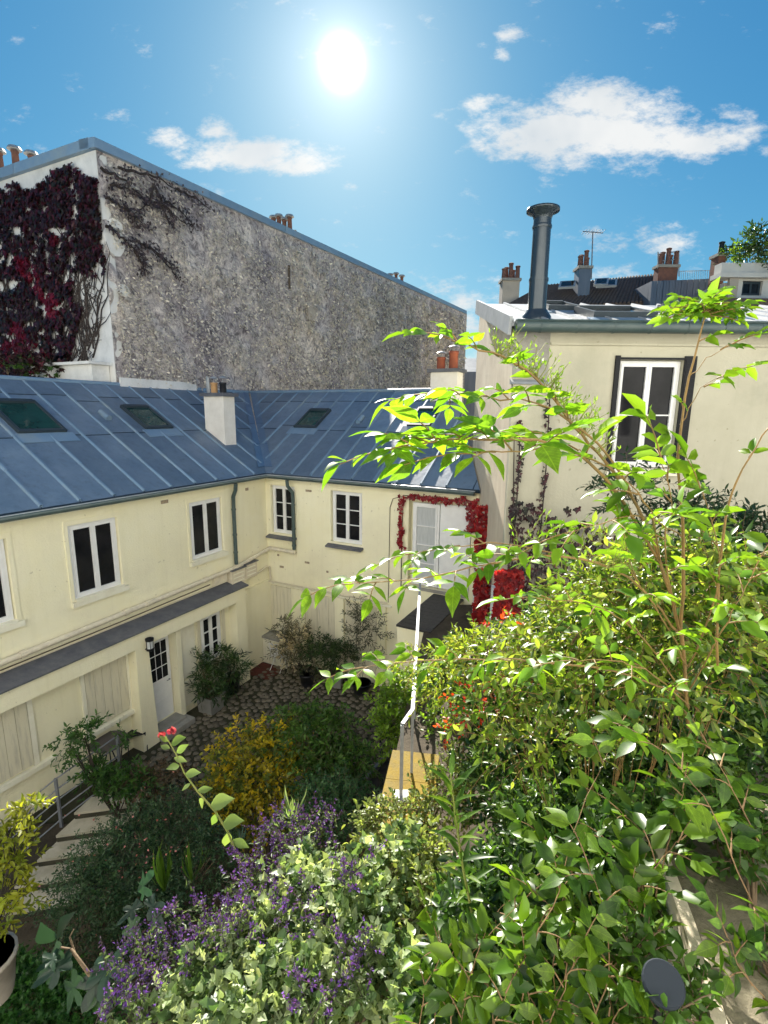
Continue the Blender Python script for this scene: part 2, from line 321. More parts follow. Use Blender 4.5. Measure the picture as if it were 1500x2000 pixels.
def casement(parent, fr, s0, s1, z0, z1, n, rows=1, leaves=2, paint='white', glass='glass', fw=.055, curtain_left=False):
    """a window: frame mesh with each pane a child"""
    f = MB(); f.box(fr, s0, s0 + fw, n, n + .07, z0, z1).box(fr, s1 - fw, s1, n, n + .07, z0, z1)
    f.box(fr, s0 + fw, s1 - fw, n, n + .07, z0, z0 + fw).box(fr, s0 + fw, s1 - fw, n, n + .07, z1 - fw, z1)
    panes = []; w = (s1 - s0 - 2 * fw) / leaves; st = .05
    for i in range(leaves):
        a, b = s0 + fw + i * w, s0 + fw + (i + 1) * w
        c, d = z0 + fw, z1 - fw
        f.box(fr, a + .002, a + st, n + .012, n + .085, c, d).box(fr, b - st, b - .002, n + .012, n + .085, c, d)
        f.box(fr, a + st, b - st, n + .012, n + .083, c, c + st).box(fr, a + st, b - st, n + .012, n + .083, d - st, d)
        h = (d - c - 2 * st) / rows
        for r in range(rows):
            if r: f.box(fr, a + st, b - st, n + .03, n + .078, c + st + r * h - .012, c + st + r * h + .012)
            panes.append((a + st, b - st, c + st + r * h, c + st + (r + 1) * h))
    o = f.build('window', M[paint], parent)
    for (a, b, c, d) in panes:
        MB().box(fr, a - .004, b + .004, n + .035, n + .045, c - .004, d + .004).build('pane', M[glass], o)
    return o

# ------------------------------------------------------------------ ground
g = MB(); g.poly([(-400, -60, -1.5), (400, -60, -1.5), (400, 900, -1.5), (-400, 900, -1.5)])
structure(g.build('ground', M['concrete']))
def sheet(name, pts, z, m, thick=None):
    if thick is None: o = MB(); o.poly([(x, y, z) for x, y in pts]); return structure(o.build(name, M[m]))
    o = MB().prism([(x, y, z - thick) for x, y in pts], [(x, y, z) for x, y in pts]); return structure(o.build(name, M[m]))
court = sheet('courtyard', [(-9.5, 9.0), (-5.35, 9.0), (-4.2, 8.6), (1.4, 8.6), (2.6, 14), (-3, 17), (-7, 13)], 0, 'cobbleground', 1.4)
sheet('garden_bed', [(-4.35, 8.62), (-5.0, 3), (-4.6, -1), (1.2, -1), (1.2, 8.58)], .06, 'soil', 1.45)
sheet('garden_path', [(-12, 8.98), (-12, -1), (-4.62, -1), (-5.02, 3), (-4.4, 8.58), (-5.35, 8.96)], -.85, 'soil', .5)
# cobbles, the nearest ones single stones
def cobble_mesh(seed, r):
    rr = random.Random(seed); k = 7; a0 = rr.random() * 6
    ring = [(math.cos(a0 + 2 * math.pi * i / k) * r * rr.uniform(.78, 1.1), math.sin(a0 + 2 * math.pi * i / k) * r * rr.uniform(.55, 1.05)) for i in range(k)]
    v = [(x, y, -.03) for x, y in ring] + [(x * .82, y * .82, .022) for x, y in ring] + [(0, 0, .034)]
    f = [(i, (i + 1) % k, k + (i + 1) % k, k + i) for i in range(k)] + [(k + i, k + (i + 1) % k, 2 * k) for i in range(k)]
    return v, f
cm = []
for i in range(8):
    v, f = cobble_mesh(i, .07 + .008 * i); me = bpy.data.meshes.new('cobble'); me.from_pydata(v, [], f); me.polygons.foreach_set('use_smooth', [True] * len(f)); me.materials.append(M['cobble']); cm.append(me)
spots = []
for i in range(-48, 20):
    for j in range(0, 50):
        x = i * .19 + (j % 2) * .095 + random.uniform(-.05, .05); y = 8.7 + j * .165 + random.uniform(-.045, .045)
        P = Vector((x, y, 0)) - CO
        n, s, nb, t = P.dot(NA), P.dot(DA), P.dot(NB), P.dot(DB)
        if n < .5 or nb < .1: continue
        if x > .15 + (y - 5) * .165 or (x < -4.3 and y < 9.1): continue
        spots.append((x, y))
random.shuffle(spots)
front = sorted(spots, key=lambda p: abs(p[0] + 2.3) * .6 + abs(p[1] - 10.6))
single, rest = front[:290], front[290:]
for x, y in single:
    o = bpy.data.objects.new('cobble', random.choice(cm)); COL.objects.link(o); attach(o, court)
    o.location = (x, y, random.uniform(-.006, .012)); o.rotation_euler = (random.uniform(-.06, .06), random.uniform(-.06, .06), random.uniform(0, 6.28))
rb = MB()
for x, y in rest:
    v, f = cobble_mesh(random.randrange(8), random.uniform(.07, .125)); a = random.uniform(0, 6.28); b0 = len(rb.v)
    rb.v += [(x + q[0] * math.cos(a) - q[1] * math.sin(a), y + q[0] * math.sin(a) + q[1] * math.cos(a), q[2]) for q in v]; rb.f += [tuple(b0 + i for i in q) for q in f]
o = rb.build('cobbles', M['cobble'], court, True); o['kind'] = 'stuff'

# ------------------------------------------------------------------ the courtyard house
house = thing('courtyard_house', 'L-shaped cream house with blue zinc roof round the cobbled courtyard', 'house', FA(0, 0, 0))
WA = [(-8.02, -6.99, 3.80, 5.30), (-5.88, -4.86, 3.80, 5.30), (-2.89, -1.83, 3.82, 5.29)]
WB = [(.2, 1.04, 3.97, 5.40), (2.3, 3.26, 3.96, 5.40), (4.66, 6.29, 3.08, 5.33)]
w = MB(); wall_with_openings(w, FA, -13, 0, 2.5, ZE + .1, [(a - .02, b + .02, c, d) for a, b, c, d in WA], 0, .16)
wall_with_openings(w, FB, 0, 7.4, 0, ZE + .1, [(a - .02, b + .02, c, d) for a, b, c, d in WB], 0, .2)
wall_with_openings(w, FA, -13, 0, 0, 2.5, [(-4.5, -3.83, .2, 2.3), (-2.9, -2.16, .98, 2.33)], .1, .1)
w.poly([FA(-13, 0, 2.5), FA(0, 0, 2.5), FA(0, .1, 2.5), FA(-13, .1, 2.5)])
w.build('wall', M['cream'], house)
for i, (a, b, c, d) in enumerate(WA):
    wi = casement(house, FA, a, b, c, d, -.11)
    MB().box(FA, a - .1, b + .12, .001, .07, c - .13, c - .03).box(FA, a - .02, b + .02, -.12, .06, c - .028, c + .012).build('sill', M['cream2'], wi)
    s = MB(); s.box(FA, a - .1, a - .022, .001, .018, c - .02, d + .1).box(FA, b + .022, b + .1, .001, .018, c - .02, d + .1).box(FA, a - .022, b + .022, .001, .018, d + .003, d + .1); s.build('surround', M['cream'], wi)
for i, (a, b, c, d) in enumerate(WB[:2]):
    wi = casement(house, FB, a, b, c, d, -.15, 3)
    MB().hexa([FB(a - .12, -.16, c - .09), FB(b + .06, -.16, c - .09), FB(b + .06, .16, c - .14), FB(a - .12, .16, c - .14), FB(a - .12, -.16, c - .005), FB(b + .06, -.16, c - .005), FB(b + .06, .16, c - .1), FB(a - .12, .16, c - .1)]).build('sill', M['ledge'], wi)
# french door: glazed leaf, then a closed white leaf
fd = casement(house, FB, 4.74, 5.46, 3.12, 5.28, -.13, 4, 1, 'white', 'curtain')
dl = MB().box(FB, 5.48, 6.27, -.13, -.06, 3.12, 5.30).box(FB, 5.55, 6.2, -.061, -.048, 3.2, 4.0).box(FB, 5.55, 6.2, -.061, -.048, 4.12, 5.2).build('door', M['white'], house)
MB().tube([FB(5.52, -.05, 4.15), FB(5.52, .01, 4.15), FB(5.62, .01, 4.15)], .012, 6).build('handle', M['blackmetal'], dl)
MB().box(FB, 4.6, 6.3, -.14, .03, 3.0, 3.075).build('door_sill', M['concrete'], house)
# wing A, ground floor
bm_ = MB().box(FA, -13, -1.49, .101, .40, 2.42, 2.78); bm_.build('beam', M['cream'], house)
MB().hexa([FA(-13, .002, 2.79), FA(-1.42, .002, 2.79), FA(-1.42, .46, 2.782), FA(-13, .46, 2.782), FA(-13, .002, 2.93), FA(-1.42, .002, 2.93), FA(-1.42, .46, 2.815), FA(-13, .46, 2.815)]).build('ledge', M['ledge'], house)
def column(a, b, n1=.398, fl=.0):
    MB().hexa([FA(a - fl, .101, 0), FA(b + fl, .101, 0), FA(b + fl, n1 + fl, 0), FA(a - fl, n1 + fl, 0), FA(a, .101, 2.42), FA(b, .101, 2.42), FA(b, n1, 2.42), FA(a, n1, 2.42)]).build('column', M['cream'], house)
column(-1.86, -1.49, .398, .02); column(-4.98, -4.66, .398, .05); column(-3.82, -3.68, .3); column(-9.3, -8.9)
door = MB().box(FA, -4.48, -3.85, .02, .07, .22, 2.28)
door.box(FA, -4.38, -3.95, .0701, .078, .36, .72).box(FA, -4.38, -3.95, .0701, .078, .78, 1.12)
door = door.build('door', M['white'], house)
for i in range(3):
    for j in range(3):
        MB().box(FA, -4.41 + i * .165, -4.41 + i * .165 + .145, .0701, .074, 1.25 + j * .32, 1.25 + j * .32 + .295).build('pane', M['glass'], door)
MB().tube([FA(-3.92, .07, 1.15), FA(-3.92, .12, 1.15), FA(-4.02, .12, 1.15)], .01, 6).build('handle', M['greymetal'], door)
MB().box(FA, -4.6, -3.7, .1, .62, 0, .14).box(FA, -4.52, -3.82, .1, .45, .141, .2).build('doorstep', M['concrete'], house)
wi = casement(house, FA, -2.88, -2.18, 1.0, 2.31, .02, 3)
MB().box(FA, -2.98, -2.1, .101, .17, .9, .985).build('sill', M['cream2'], wi)
MB().box(FA, -3.02, -2.91, .101, .13, .99, 2.41).build('surround', M['board'], wi); MB().box(FA, -2.14, -2.04, .101, .13, .99, 2.41).build('surround', M['board'], wi)
def plank_bay(fr, s0, s1, z0, z1, n, wdt=.16, name='plank'):
    k = max(1, round((s1 - s0) / wdt)); d = (s1 - s0) / k
    for i in range(k):
        e = random.uniform(0, .008)
        MB().box(fr, s0 + i * d + .004, s0 + (i + 1) * d - .004, n - .02, n + .022 + e, z0 + random.uniform(0, .012), z1).build(name, M['board'], house)
plank_bay(FA, -5.98, -5.06, 1.02, 2.40, .125, .19); plank_bay(FA, -8.1, -7.08, 1.0, 2.40, .125, .19)
for a, b in ((-6.06, -5.99), (-5.05, -4.99), (-7.07, -6.98)): MB().box(FA, a, b, .101, .15, .95, 2.415).build('post', M['cream2'], house)
MB().box(FA, -6.1, -4.99, .101, .24, .9, .985).build('sill', M['cream2'], house); MB().box(FA, -8.9, -6.7, .101, .2, .86, .95).build('sill', M['cream2'], house)
MB().box(FA, -3.66, -3.1, .101, .118, .95, 2.40).box(FA, -3.66, -2.0, .1012, .135, .2, .86).build('panel', M['cream2'], house)
# wing B, ground floor boards, pilasters and bench
plank_bay(FB, .05, .88, .9, 2.33, .02, .14); plank_bay(FB, 1.4, 2.4, .3, 2.31, .02, .2); plank_bay(FB, 2.75, 3.75, .3, 2.29, .02, .2)
for a, b in ((.9, 1.37), (2.42, 2.72), (3.78, 4.05)): MB().box(FB, a, b, .001, .075, 0, 2.36).build('pilaster', M['cream'], house)
MB().box(FB, .002, 1.0, .04, .5, .0, .80).build('bench', M['cream2'], house); MB().box(FB, .002, 1.04, .04, .54, .805, .87).build('bench_top', M['concrete'], house)
MB().box(FB, .06, 4.2, .002, .06, 2.37, 2.42).build('moulding', M['cream2'], house)
MB().tube([FB(-.0, .12, 2.47), FB(1.5, .1, 2.48), FB(4.1, .1, 2.5)], .022, 6).build('pipe', M['pipe'], house, True)
MB().tube([FB(4.1, .02, 2.5), FB(4.12, .02, 5.1), FB(4.2, .02, 5.33), FB(4.4, .02, 5.4), FB(6.3, .02, 5.46)], .009, 5).build('cable', M['cable'], house)
# pipes along wing A
MB().tube([FA(-13, .1, 3.13), FA(-7.3, .1, 3.16), FA(-4.2, .1, 3.22), FA(-1.5, .1, 3.27), FA(-.25, .12, 3.46), FB(.2, .12, 3.52), FB(1.12, .12, 3.5)], .058, 10).build('waste_pipe', M['pipe'], house, True)
for s in (-7.0, -4.9, -4.35, -2.6, -1.5): MB().tube([FA(s - .05, .1, 3.165 + (s + 7) * .02), FA(s + .05, .1, 3.168 + (s + 7) * .02)], .072, 10).build('pipe_collar', M['pipe'], house)
MB().tube([FA(-13, .03, 3.0), FA(-7.3, .03, 3.0), FA(-5, .03, 3.01), FA(-2.4, .03, 3.05)], .013, 5).build('cable', M['cable'], house)
MB().tube([FA(-13, .02, 2.95), FA(-6, .025, 2.95), FA(-2.0, .025, 2.97)], .01, 5).build('cable', M['pipe'], house)
MB().tube([FA(-.75, .08, 2.82), FA(-.2, .1, 2.95), FB(.12, .1, 2.93), FB(.16, .1, 2.5)], .03, 8).build('pipe', M['pipe'], house, True)
for a, b, z in ((-1.76, -1.24, 2.82), (-1.22, -.74, 2.86)):
    bx = MB().box(FA, a, b, .002, .2, z, z + .42).build('meter_box', M['pipe'], house)
    for k in range(3): MB().box(FA, a + .06, b - .06, .2001, .209, z + .08 + k * .11, z + .11 + k * .11).build('slot', M['cream2'], bx)
    MB().box(FA, a - .03, b + .03, .002, .24, z + .422, z + .45).build('cover', M['ledge'], bx)
MB().box(FA, -2.3, -1.84, .002, .1, 2.98, 3.2).build('junction_box', M['pipe'], house)
for s, z, ww in ((-3.61, 5.43, .2), (-.81, 5.36, .12)): MB().box(FA, s - ww / 2, s + ww / 2, .001, .012, z - .04, z + .04).build('vent', M['vent'], house)
for t, z, ww in ((1.55, 5.33, .2), (1.45, 3.22, .16), (.52, 2.95, .14), (.4, 3.3, .07), (-.0, 0, 0), (2.15, 3.05, .07)):
    if ww: MB().box(FB, t - ww / 2, t + ww / 2, .001, .012, z - .03, z + .03).build('vent', M['vent'], house)
def downpipe(fr, s, z0):
    p = MB().tube([fr(s - .06, .26, 5.62), fr(s - .06, .24, 5.45), fr(s, .1, 5.25), fr(s, .09, 5.0), fr(s, .09, z0)], .052, 10)
    o = p.build('downpipe', M['gutter'], house, True)
    for z in (4.9, 4.2, 3.7): MB().tube([fr(s, .09, z - .025), fr(s, .09, z + .025)], .062, 10).build('clamp', M['gutter'], o)
downpipe(FA, -1.46, 3.36); downpipe(FB, 1.06, 3.58)

# roof of the courtyard house
def RA(s, q, h=0): return FA(s, OV - q, ZR0 + q * SL) + (NA * SL + Vector((0, 0, 1))).normalized() * h
def RB(t, q, h=0): return FB(t, OV - q, ZR0 + q * SL) + (NB * SL + Vector((0, 0, 1))).normalized() * h
QR = RW + OV
def clip(poly, fn):
    outp = []
    for i in range(len(poly)):
        p, q = poly[i], poly[(i + 1) % len(poly)]; a, b = fn(*p), fn(*q)
        if a >= 0: outp.append(p)
        if (a >= 0) != (b >= 0):
            t = a / (a - b); outp.append((p[0] + (q[0] - p[0]) * t, p[1] + (q[1] - p[1]) * t))
    return outp
vA = lambda s, q: (q - OV) - s                   # wing A stops at the valley
vB = lambda t, q: t + (q - OV)
eB = lambda t, q: 6.43 - .513 * (q - OV) - t     # wing B stops at the neighbour's side wall
rm = MB()
pa = clip([(-13, 0), (4.5, 0), (4.5, QR), (-13, QR)], vA); rm.prism([RA(s, q, -.08) for s, q in pa], [RA(s, q, 0) for s, q in pa])
pb = clip(clip([(-4.5, 0), (7, 0), (7, QR), (-4.5, QR)], vB), eB); rm.prism([RB(s, q, -.08) for s, q in pb], [RB(s, q, 0) for s, q in pb])
roof = rm.build('roof', M['underlay'], house)
rows = [(0.0, 1.95), (1.95, 3.45), (3.45, QR)]
def zinc(R, cols, clips, jit):
    for i in range(len(cols) - 1):
        for r, (q0, q1) in enumerate(rows):
            j = jit(i, r) if 0 < r else 0; j1 = jit(i, r + 1) if r < 2 else 0
            p = [(cols[i] + .012, q0 + j + .014), (cols[i + 1] - .012, q0 + j + .014), (cols[i + 1] - .012, q1 + j1 - .014), (cols[i] + .012, q1 + j1 - .014)]
            for c in clips: p = clip(p, c) if len(p) > 2 else []
            if len(p) < 3: continue
            h = .008 + r * .007
            MB().prism([R(a, b, h - .006) for a, b in p], [R(a, b, h + .004) for a, b in p]).build('zinc_sheet', M['zinc'], roof)
    for c in cols:
        for r, (q0, q1) in enumerate([(0.03, 1.0), (1.0, 1.95), (1.95, 2.9), (2.9, QR - .05)]):
            qq0, qq1 = q0, q1
            for cl in clips:
                a, b = cl(c, qq0), cl(c, qq1)
                if a < .12 and b < .12: qq0 = qq1 = None; break
                if a < .12: qq0 = qq0 + (qq1 - qq0) * (.12 - a) / (b - a)
                if b < .12: qq1 = qq0 + (qq1 - qq0) * (a - .12) / (a - b)
            if qq0 is None or qq1 - qq0 < .15: continue
            if any(x0 - .02 < c < x1 + .02 and y0 < (qq0 + qq1) / 2 < y1 for (x0, x1, y0, y1) in SKIP[R]): continue
            b0, b1 = .034, .030
            pr = lambda q, k: [R(c - b0 * k, q, .012), R(c + b0 * k, q, .012), R(c + b0 * .6 * k, q, .058 * k), R(c - b0 * .6 * k, q, .058 * k)]
            MB().prism(pr(qq0 + .004, 1.0), pr(qq1 + .01, .86)).build('batten', M['batten'], roof)
def onroof(px, py, R):                            # where a pixel's line of sight meets a roof slope
    o0 = R(0, 0); e1 = R(1, 0) - o0; e2 = R(0, 1) - o0; nn = e1.cross(e2); r = ray(px, py); o = Vector((0, 0, HC))
    P = o + r * ((o0 - o).dot(nn) / r.dot(nn)) - o0
    q = P.dot(e2) / e2.dot(e2); return P.dot(e1), q
def quad_on(R, pxs):
    c = [onroof(x, y, R) for x, y in pxs]; return (min(q[0] for q in c), max(q[0] for q in c), min(q[1] for q in c), max(q[1] for q in c))
def skylight(R, s0, s1, q0, q1, par, fr='skylightframe', gl='skyglass', h=.1):
    f = MB(); b = lambda a, c, d, e, k0, k1: f.prism([R(a, d, k0), R(c, d, k0), R(c, e, k0), R(a, e, k0)], [R(a, d, k1), R(c, d, k1), R(c, e, k1), R(a, e, k1)])
    b(s0, s0 + .06, q0, q1, .0, h); b(s1 - .06, s1, q0, q1, 0, h); b(s0 + .06, s1 - .06, q0, q0 + .07, 0, h); b(s0 + .06, s1 - .06, q1 - .1, q1, 0, h + .02)
    o = f.build('skylight', M[fr], par)
    p = MB(); p.prism([R(s0 + .05, q0 + .06, h - .05), R(s1 - .05, q0 + .06, h - .05), R(s1 - .05, q1 - .09, h - .05), R(s0 + .05, q1 - .09, h - .05)], [R(s0 + .05, q0 + .06, h - .03), R(s1 - .05, q0 + .06, h - .03), R(s1 - .05, q1 - .09, h - .03), R(s0 + .05, q1 - .09, h - .03)])
    p.build('pane', M[gl], o)
    a = MB(); a.prism([R(s0 - .12, q0 - .28, .02), R(s1 + .12, q0 - .28, .02), R(s1 + .12, q0 - .004, .02), R(s0 - .12, q0 - .004, .02)], [R(s0 - .12, q0 - .28, .03), R(s1 + .12, q0 - .28, .03), R(s1 + .12, q0 - .004, .045), R(s0 - .12, q0 - .004, .045)])
    a.build('apron', M['batten'], o)
SA1 = (onroof(36, 850, RA)[0], onroof(131, 848, RA)[0]); 
qa = (onroof(36, 850, RA)[1], onroof(70, 788, RA)[1]); qb = (onroof(285, 841, RA)[1], onroof(260, 797, RA)[1])
SKA = [(SA1[0], SA1[1], qa[0], qa[1]), (onroof(285, 841, RA)[0], onroof(338, 840, RA)[0], qb[0], qb[1])]
SKB = [(onroof(575, 837, RB)[0], onroof(617, 838, RB)[0], onroof(600, 838, RB)[1], onroof(620, 803, RB)[1]), (onroof(795, 835, RB)[0], onroof(840, 835, RB)[0], onroof(810, 835, RB)[1], onroof(830, 800, RB)[1])]
SKIP = {RA: [(a - .0, b + .0, c - .3, d) for a, b, c, d in SKA], RB: [(a, b, c - .3, d) for a, b, c, d in SKB]}
colsA = [-12.18 + .72 * i for i in range(0, 23)]
colsB = [-4.2 + .66 * i for i in range(0, 18)]
zinc(RA, colsA, [vA], lambda i, r: .03 * math.sin(i * 2.1 + r) - (.25 if (i % 5 == 2 and r == 2) else 0))
zinc(RB, colsB, [vB, eB], lambda i, r: .03 * math.sin(i * 1.7 + r) + (.22 if (i % 4 == 1 and r == 1) else 0))
for a, b, c, d in SKA: skylight(RA, a, b, c, d, roof)
for a, b, c, d in SKB: skylight(RB, a, b, c, d, roof)
# valley sheets
for k in range(4):
    q0, q1 = OV + .05 + k * .97, OV + .05 + (k + 1) * .97 - .01; 
    q1 = min(q1, QR - .02)
    for R, sg in ((RA, 1), (RB, -1)):
        e = lambda q: sg * (q - OV)
        MB().prism([R(e(q0) - sg * .3, q0, .03 + k * .004), R(e(q0), q0, .02 + k * .004), R(e(q1), q1, .02 + k * .004), R(e(q1) - sg * .3, q1, .03 + k * .004)], [R(e(q0) - sg * .3, q0, .04 + k * .004), R(e(q0), q0, .03 + k * .004), R(e(q1), q1, .03 + k * .004), R(e(q1) - sg * .3, q1, .04 + k * .004)]).build('valley_sheet', M['valley'], roof)
# ridge caps, gutters
MB().tube([RA(-13, QR, .03), RA(QR - OV, QR, .03)], .06, 8).build('ridge_cap', M['batten'], roof, True)
MB().tube([RB(-QR + OV, QR, .03), RB(6.4 - .513 * RW, QR, .03)], .06, 8).build('ridge_cap', M['batten'], roof, True)
def gutter(pts, r, name='gutter', par=house, m='gutter', lip=True):
    o = MB().tube(pts, r, 12).build(name, M[m], par, True)
    if lip: MB().tube([Vector(p) + Vector((0, 0, r * .75)) + ((NA + NB) * .5 * r if par is house else Vector((0, -r * .8, 0))) for p in pts], .014, 6).build('lip', M['zincgrey'], o)  # on the house gutter the pale lip colour paints a highlight line
gutter([FA(-13, .27, 5.69), FA(-.27, .27, 5.69), FB(6.42, .27, 5.69)], .062)
MB().box(FA, -13, .0, .002, .2, 5.60, 5.715).box(FB, .2, 6.4, .002, .2, 5.60, 5.715).build('soffit', M['cream2'], house)
# chimney of wing A
def chimney(name, R, s, q, ws, wq, top, par, m, fr, pots, capm='ledge'):
    P = R(s, q); a = fr
    c = MB(); s0, n0 = s, OV - q
    c.box(a, s0 - ws / 2, s0 + ws / 2, n0 - wq / 2, n0 + wq / 2, P.z - wq * .5, top); o = c.build(name, M[m], par)
    MB().box(a, s0 - ws / 2 - .09, s0 + ws / 2 + .09, n0 - wq / 2 - .09, n0 + wq / 2 + .09, top + .001, top + .1).build('cap', M[capm], o)
    for k, (ds, dn, r, h, pm) in enumerate(pots):
        b = a(s0 + ds, n0 + dn, top + .1)
        p = MB().lathe(b, [(r * .9, 0), (r, .03), (r * .95, h * .8), (r * 1.08, h * .84), (r * 1.08, h), (r * .7, h), (r * .6, h * .9)], 12).build('chimney_pot', M[pm], o, True)
        MB().tube([b + Vector((0, 0, h * .9)), b + Vector((0, 0, h + .14))], .012, 5).lathe(b + Vector((0, 0, h + .12)), [(r * 1.25, 0), (r * .8, .035), (.01, .06)], 10).build('cowl', M['zincgrey'], p)
    return o
s_, q_ = onroof(470, 872, RA)
chimney('chimney', RA, s_ - .32, q_ + .45, .46, .74, 7.92, roof, 'chimney', FA, [(0, -.17, .1, .3, 'ochrepot'), (0, .17, .1, .3, 'blackpot')])
o = MB().tube([RA(s_ - .4, q_ + .75), RA(s_ - .4, q_ + .75) + Vector((0, 0, 1.55))], .03, 6).tube([RA(s_ - .2, q_ + 1.0), RA(s_ - .2, q_ + 1.0) + Vector((0, 0, 1.45))], .03, 6).build('vent_pipe', M['zincgrey'], roof)
s_, q_ = onroof(876, 768, RB)
chimney('chimney', RB, s_, q_ - .2, .86, .5, 8.72, roof, 'chimney', FB, [(-.2, 0, .13, .36, 'terracotta'), (.2, 0, .14, .52, 'terracotta')])
for px, py, R in ((212, 822, RA), (700, 828, RB)):
    s, q = onroof(px, py, R)
    up = (R(0, 1) - R(0, 0)).normalized()
    MB().tube([R(s, q, .06), R(s, q + .3, .05)], [.085, .07], 10).build('roof_vent', M['batten'], roof, True)
# wall lantern on the column
lb = FA(-4.74, .56, 2.36)
lamp = thing('wall_lantern', 'small black cylindrical lantern on the column left of the glazed door', 'lantern', lb)
MB().lathe(lb, [(.03, -.03), (.085, 0), (.085, .05)], 12).build('base', M['blackmetal'], lamp)
MB().lathe(lb, [(.088, .22), (.09, .27), (.02, .30)], 12).build('cap', M['blackmetal'], lamp)
MB().lathe(lb, [(.07, .05), (.07, .22)], 12).build('glass', M['curtain'], lamp)
q = MB()
for k in range(6): a = k * math.pi / 3; q.tube([lb + Vector((math.cos(a) * .078, math.sin(a) * .078, .05)), lb + Vector((math.cos(a) * .078, math.sin(a) * .078, .22))], .006, 4)
q.tube([lb + Vector((0, 0, .0)), FA(-4.74, .4, 2.34)], .012, 5).build('cage', M['blackmetal'], lamp)
# ------------------------------------------------------------------ tall party-wall building behind
from mathutils import noise as mnoise
RDG = -RW - .06
def FD(s, n, z): return FA(s, RDG + n, z)                     # s along wing A, n towards the courtyard
SD0 = (Vector((-7.68, 14.99, 0)) - CO).dot(DA); SD1 = SD0 + 32.6
def dtop(s): return 14.28 + 1.32 * (s - SD0) / 32.6
tall = thing('tall_building', 'tall building with rough bare party wall and white vine-clad side wall', 'building', FD(SD0, 0, 0))
rough = bpy.data.materials.new('old_roughcast'); rough.use_nodes = True
t = rough.node_tree; n_ = t.nodes; l_ = t.links; p_ = n_['Principled BSDF']; p_.inputs['Roughness'].default_value = .95; p_.inputs['Specular IOR Level'].default_value = .1
tcn = n_.new('ShaderNodeTexCoord'); mp = n_.new('ShaderNodeMapping'); mp.inputs['Rotation'].default_value = (0, 0, -.45); l_.new(tcn.outputs['Object'], mp.inputs[0])
def nz_(sc, det, ro, vec=None, dist=0):
    q = n_.new('ShaderNodeTexNoise'); q.inputs['Scale'].default_value = sc; q.inputs['Detail'].default_value = det; q.inputs['Roughness'].default_value = ro; q.inputs['Distortion'].default_value = dist; l_.new(vec or tcn.outputs['Object'], q.inputs['Vector']); return q.outputs[0]
def rp_(src, stops):
    q = n_.new('ShaderNodeValToRGB'); l_.new(src, q.inputs[0]); e = q.color_ramp.elements
    e[0].position, e[0].color = stops[0][0], (*stops[0][1], 1); e[1].position, e[1].color = stops[-1][0], (*stops[-1][1], 1)
    for po, c in stops[1:-1]: x = e.new(po); x.color = (*c, 1)
    return q.outputs[0]
fine = rp_(nz_(4.2, 9, .7, None, 1.2), [(.38, (.26, .235, .24)), (.5, (.60, .55, .53)), (.63, (.88, .82, .77))])
big = rp_(nz_(.45, 6, .65), [(.34, (.55, .53, .58)), (.5, (.92, .90, .89)), (.66, (1.15, 1.10, 1.0))])
mm = n_.new('ShaderNodeMix'); mm.data_type = 'RGBA'; mm.blend_type = 'MULTIPLY'; mm.inputs[0].default_value = 1; l_.new(fine, mm.inputs[6]); l_.new(big, mm.inputs[7]); l_.new(mm.outputs[2], p_.inputs['Base Color'])
bp = n_.new('ShaderNodeBump'); bp.inputs['Strength'].default_value = 1; bp.inputs['Distance'].default_value = .12; l_.new(nz_(6, 9, .7, None, 1.0), bp.inputs['Height']); l_.new(bp.outputs[0], p_.inputs['Normal'])
M['rough'] = rough
w = MB(); nu, nv = 230, 64
us = [SD0 + 32.6 * (i / nu) ** 1.35 for i in range(nu + 1)]
for i, s in enumerate(us):
    for j in range(nv + 1):
        z = 6.0 + (dtop(s) - 6.0) * j / nv
        d = .0 if i == 0 else .085 * mnoise.fractal(Vector((s * 2.3, z * 2.3, 0)), 1.0, 2.0, 4) + .06 * mnoise.noise(Vector((s * .7, z * .7, 4)))
        if j == nv: d = 0
        w.v.append(tuple(FD(s, d, z)))
for i in range(nu):
    for j in range(nv): a = i * (nv + 1) + j; w.f.append((a, a + nv + 1, a + nv + 2, a + 1))
w.build('party_wall', rough, tall, True)
def FDL(u, n, z): return FD(SD0, 0, 0) - NA * u + DA * (-n) + Vector((0, 0, z))     # side wall: u leftwards, n towards the camera
sw = MB(); sw.box(FDL, 0.02, 14, -.3, .0, 0, 14.28); sw.build('side_wall', M['whiteplaster'], tall)
b = MB(); b.prism([FD(SD0 + .3, -.35, 0), FD(SD1, -.35, 0), FD(SD1, -9, 0), FD(SD0 + .3, -9, 0)], [FD(SD0 + .3, -.35, 14.1), FD(SD1, -.35, dtop(SD1) - .2), FD(SD1, -9, dtop(SD1) - .2), FD(SD0 + .3, -9, 14.1)]).build('body', M['farplaster'], tall)
b = MB(); b.prism([FD(SD0 + .3, .0, 0), FD(SD1, .0, 0), FD(SD1, -.34, 0), FD(SD0 + .3, -.34, 0)], [FD(SD0 + .3, 0, 6.02), FD(SD1, 0, 6.02), FD(SD1, -.34, 6.02), FD(SD0 + .3, -.34, 6.02)]).build('lower_wall', M['farplaster'], tall)
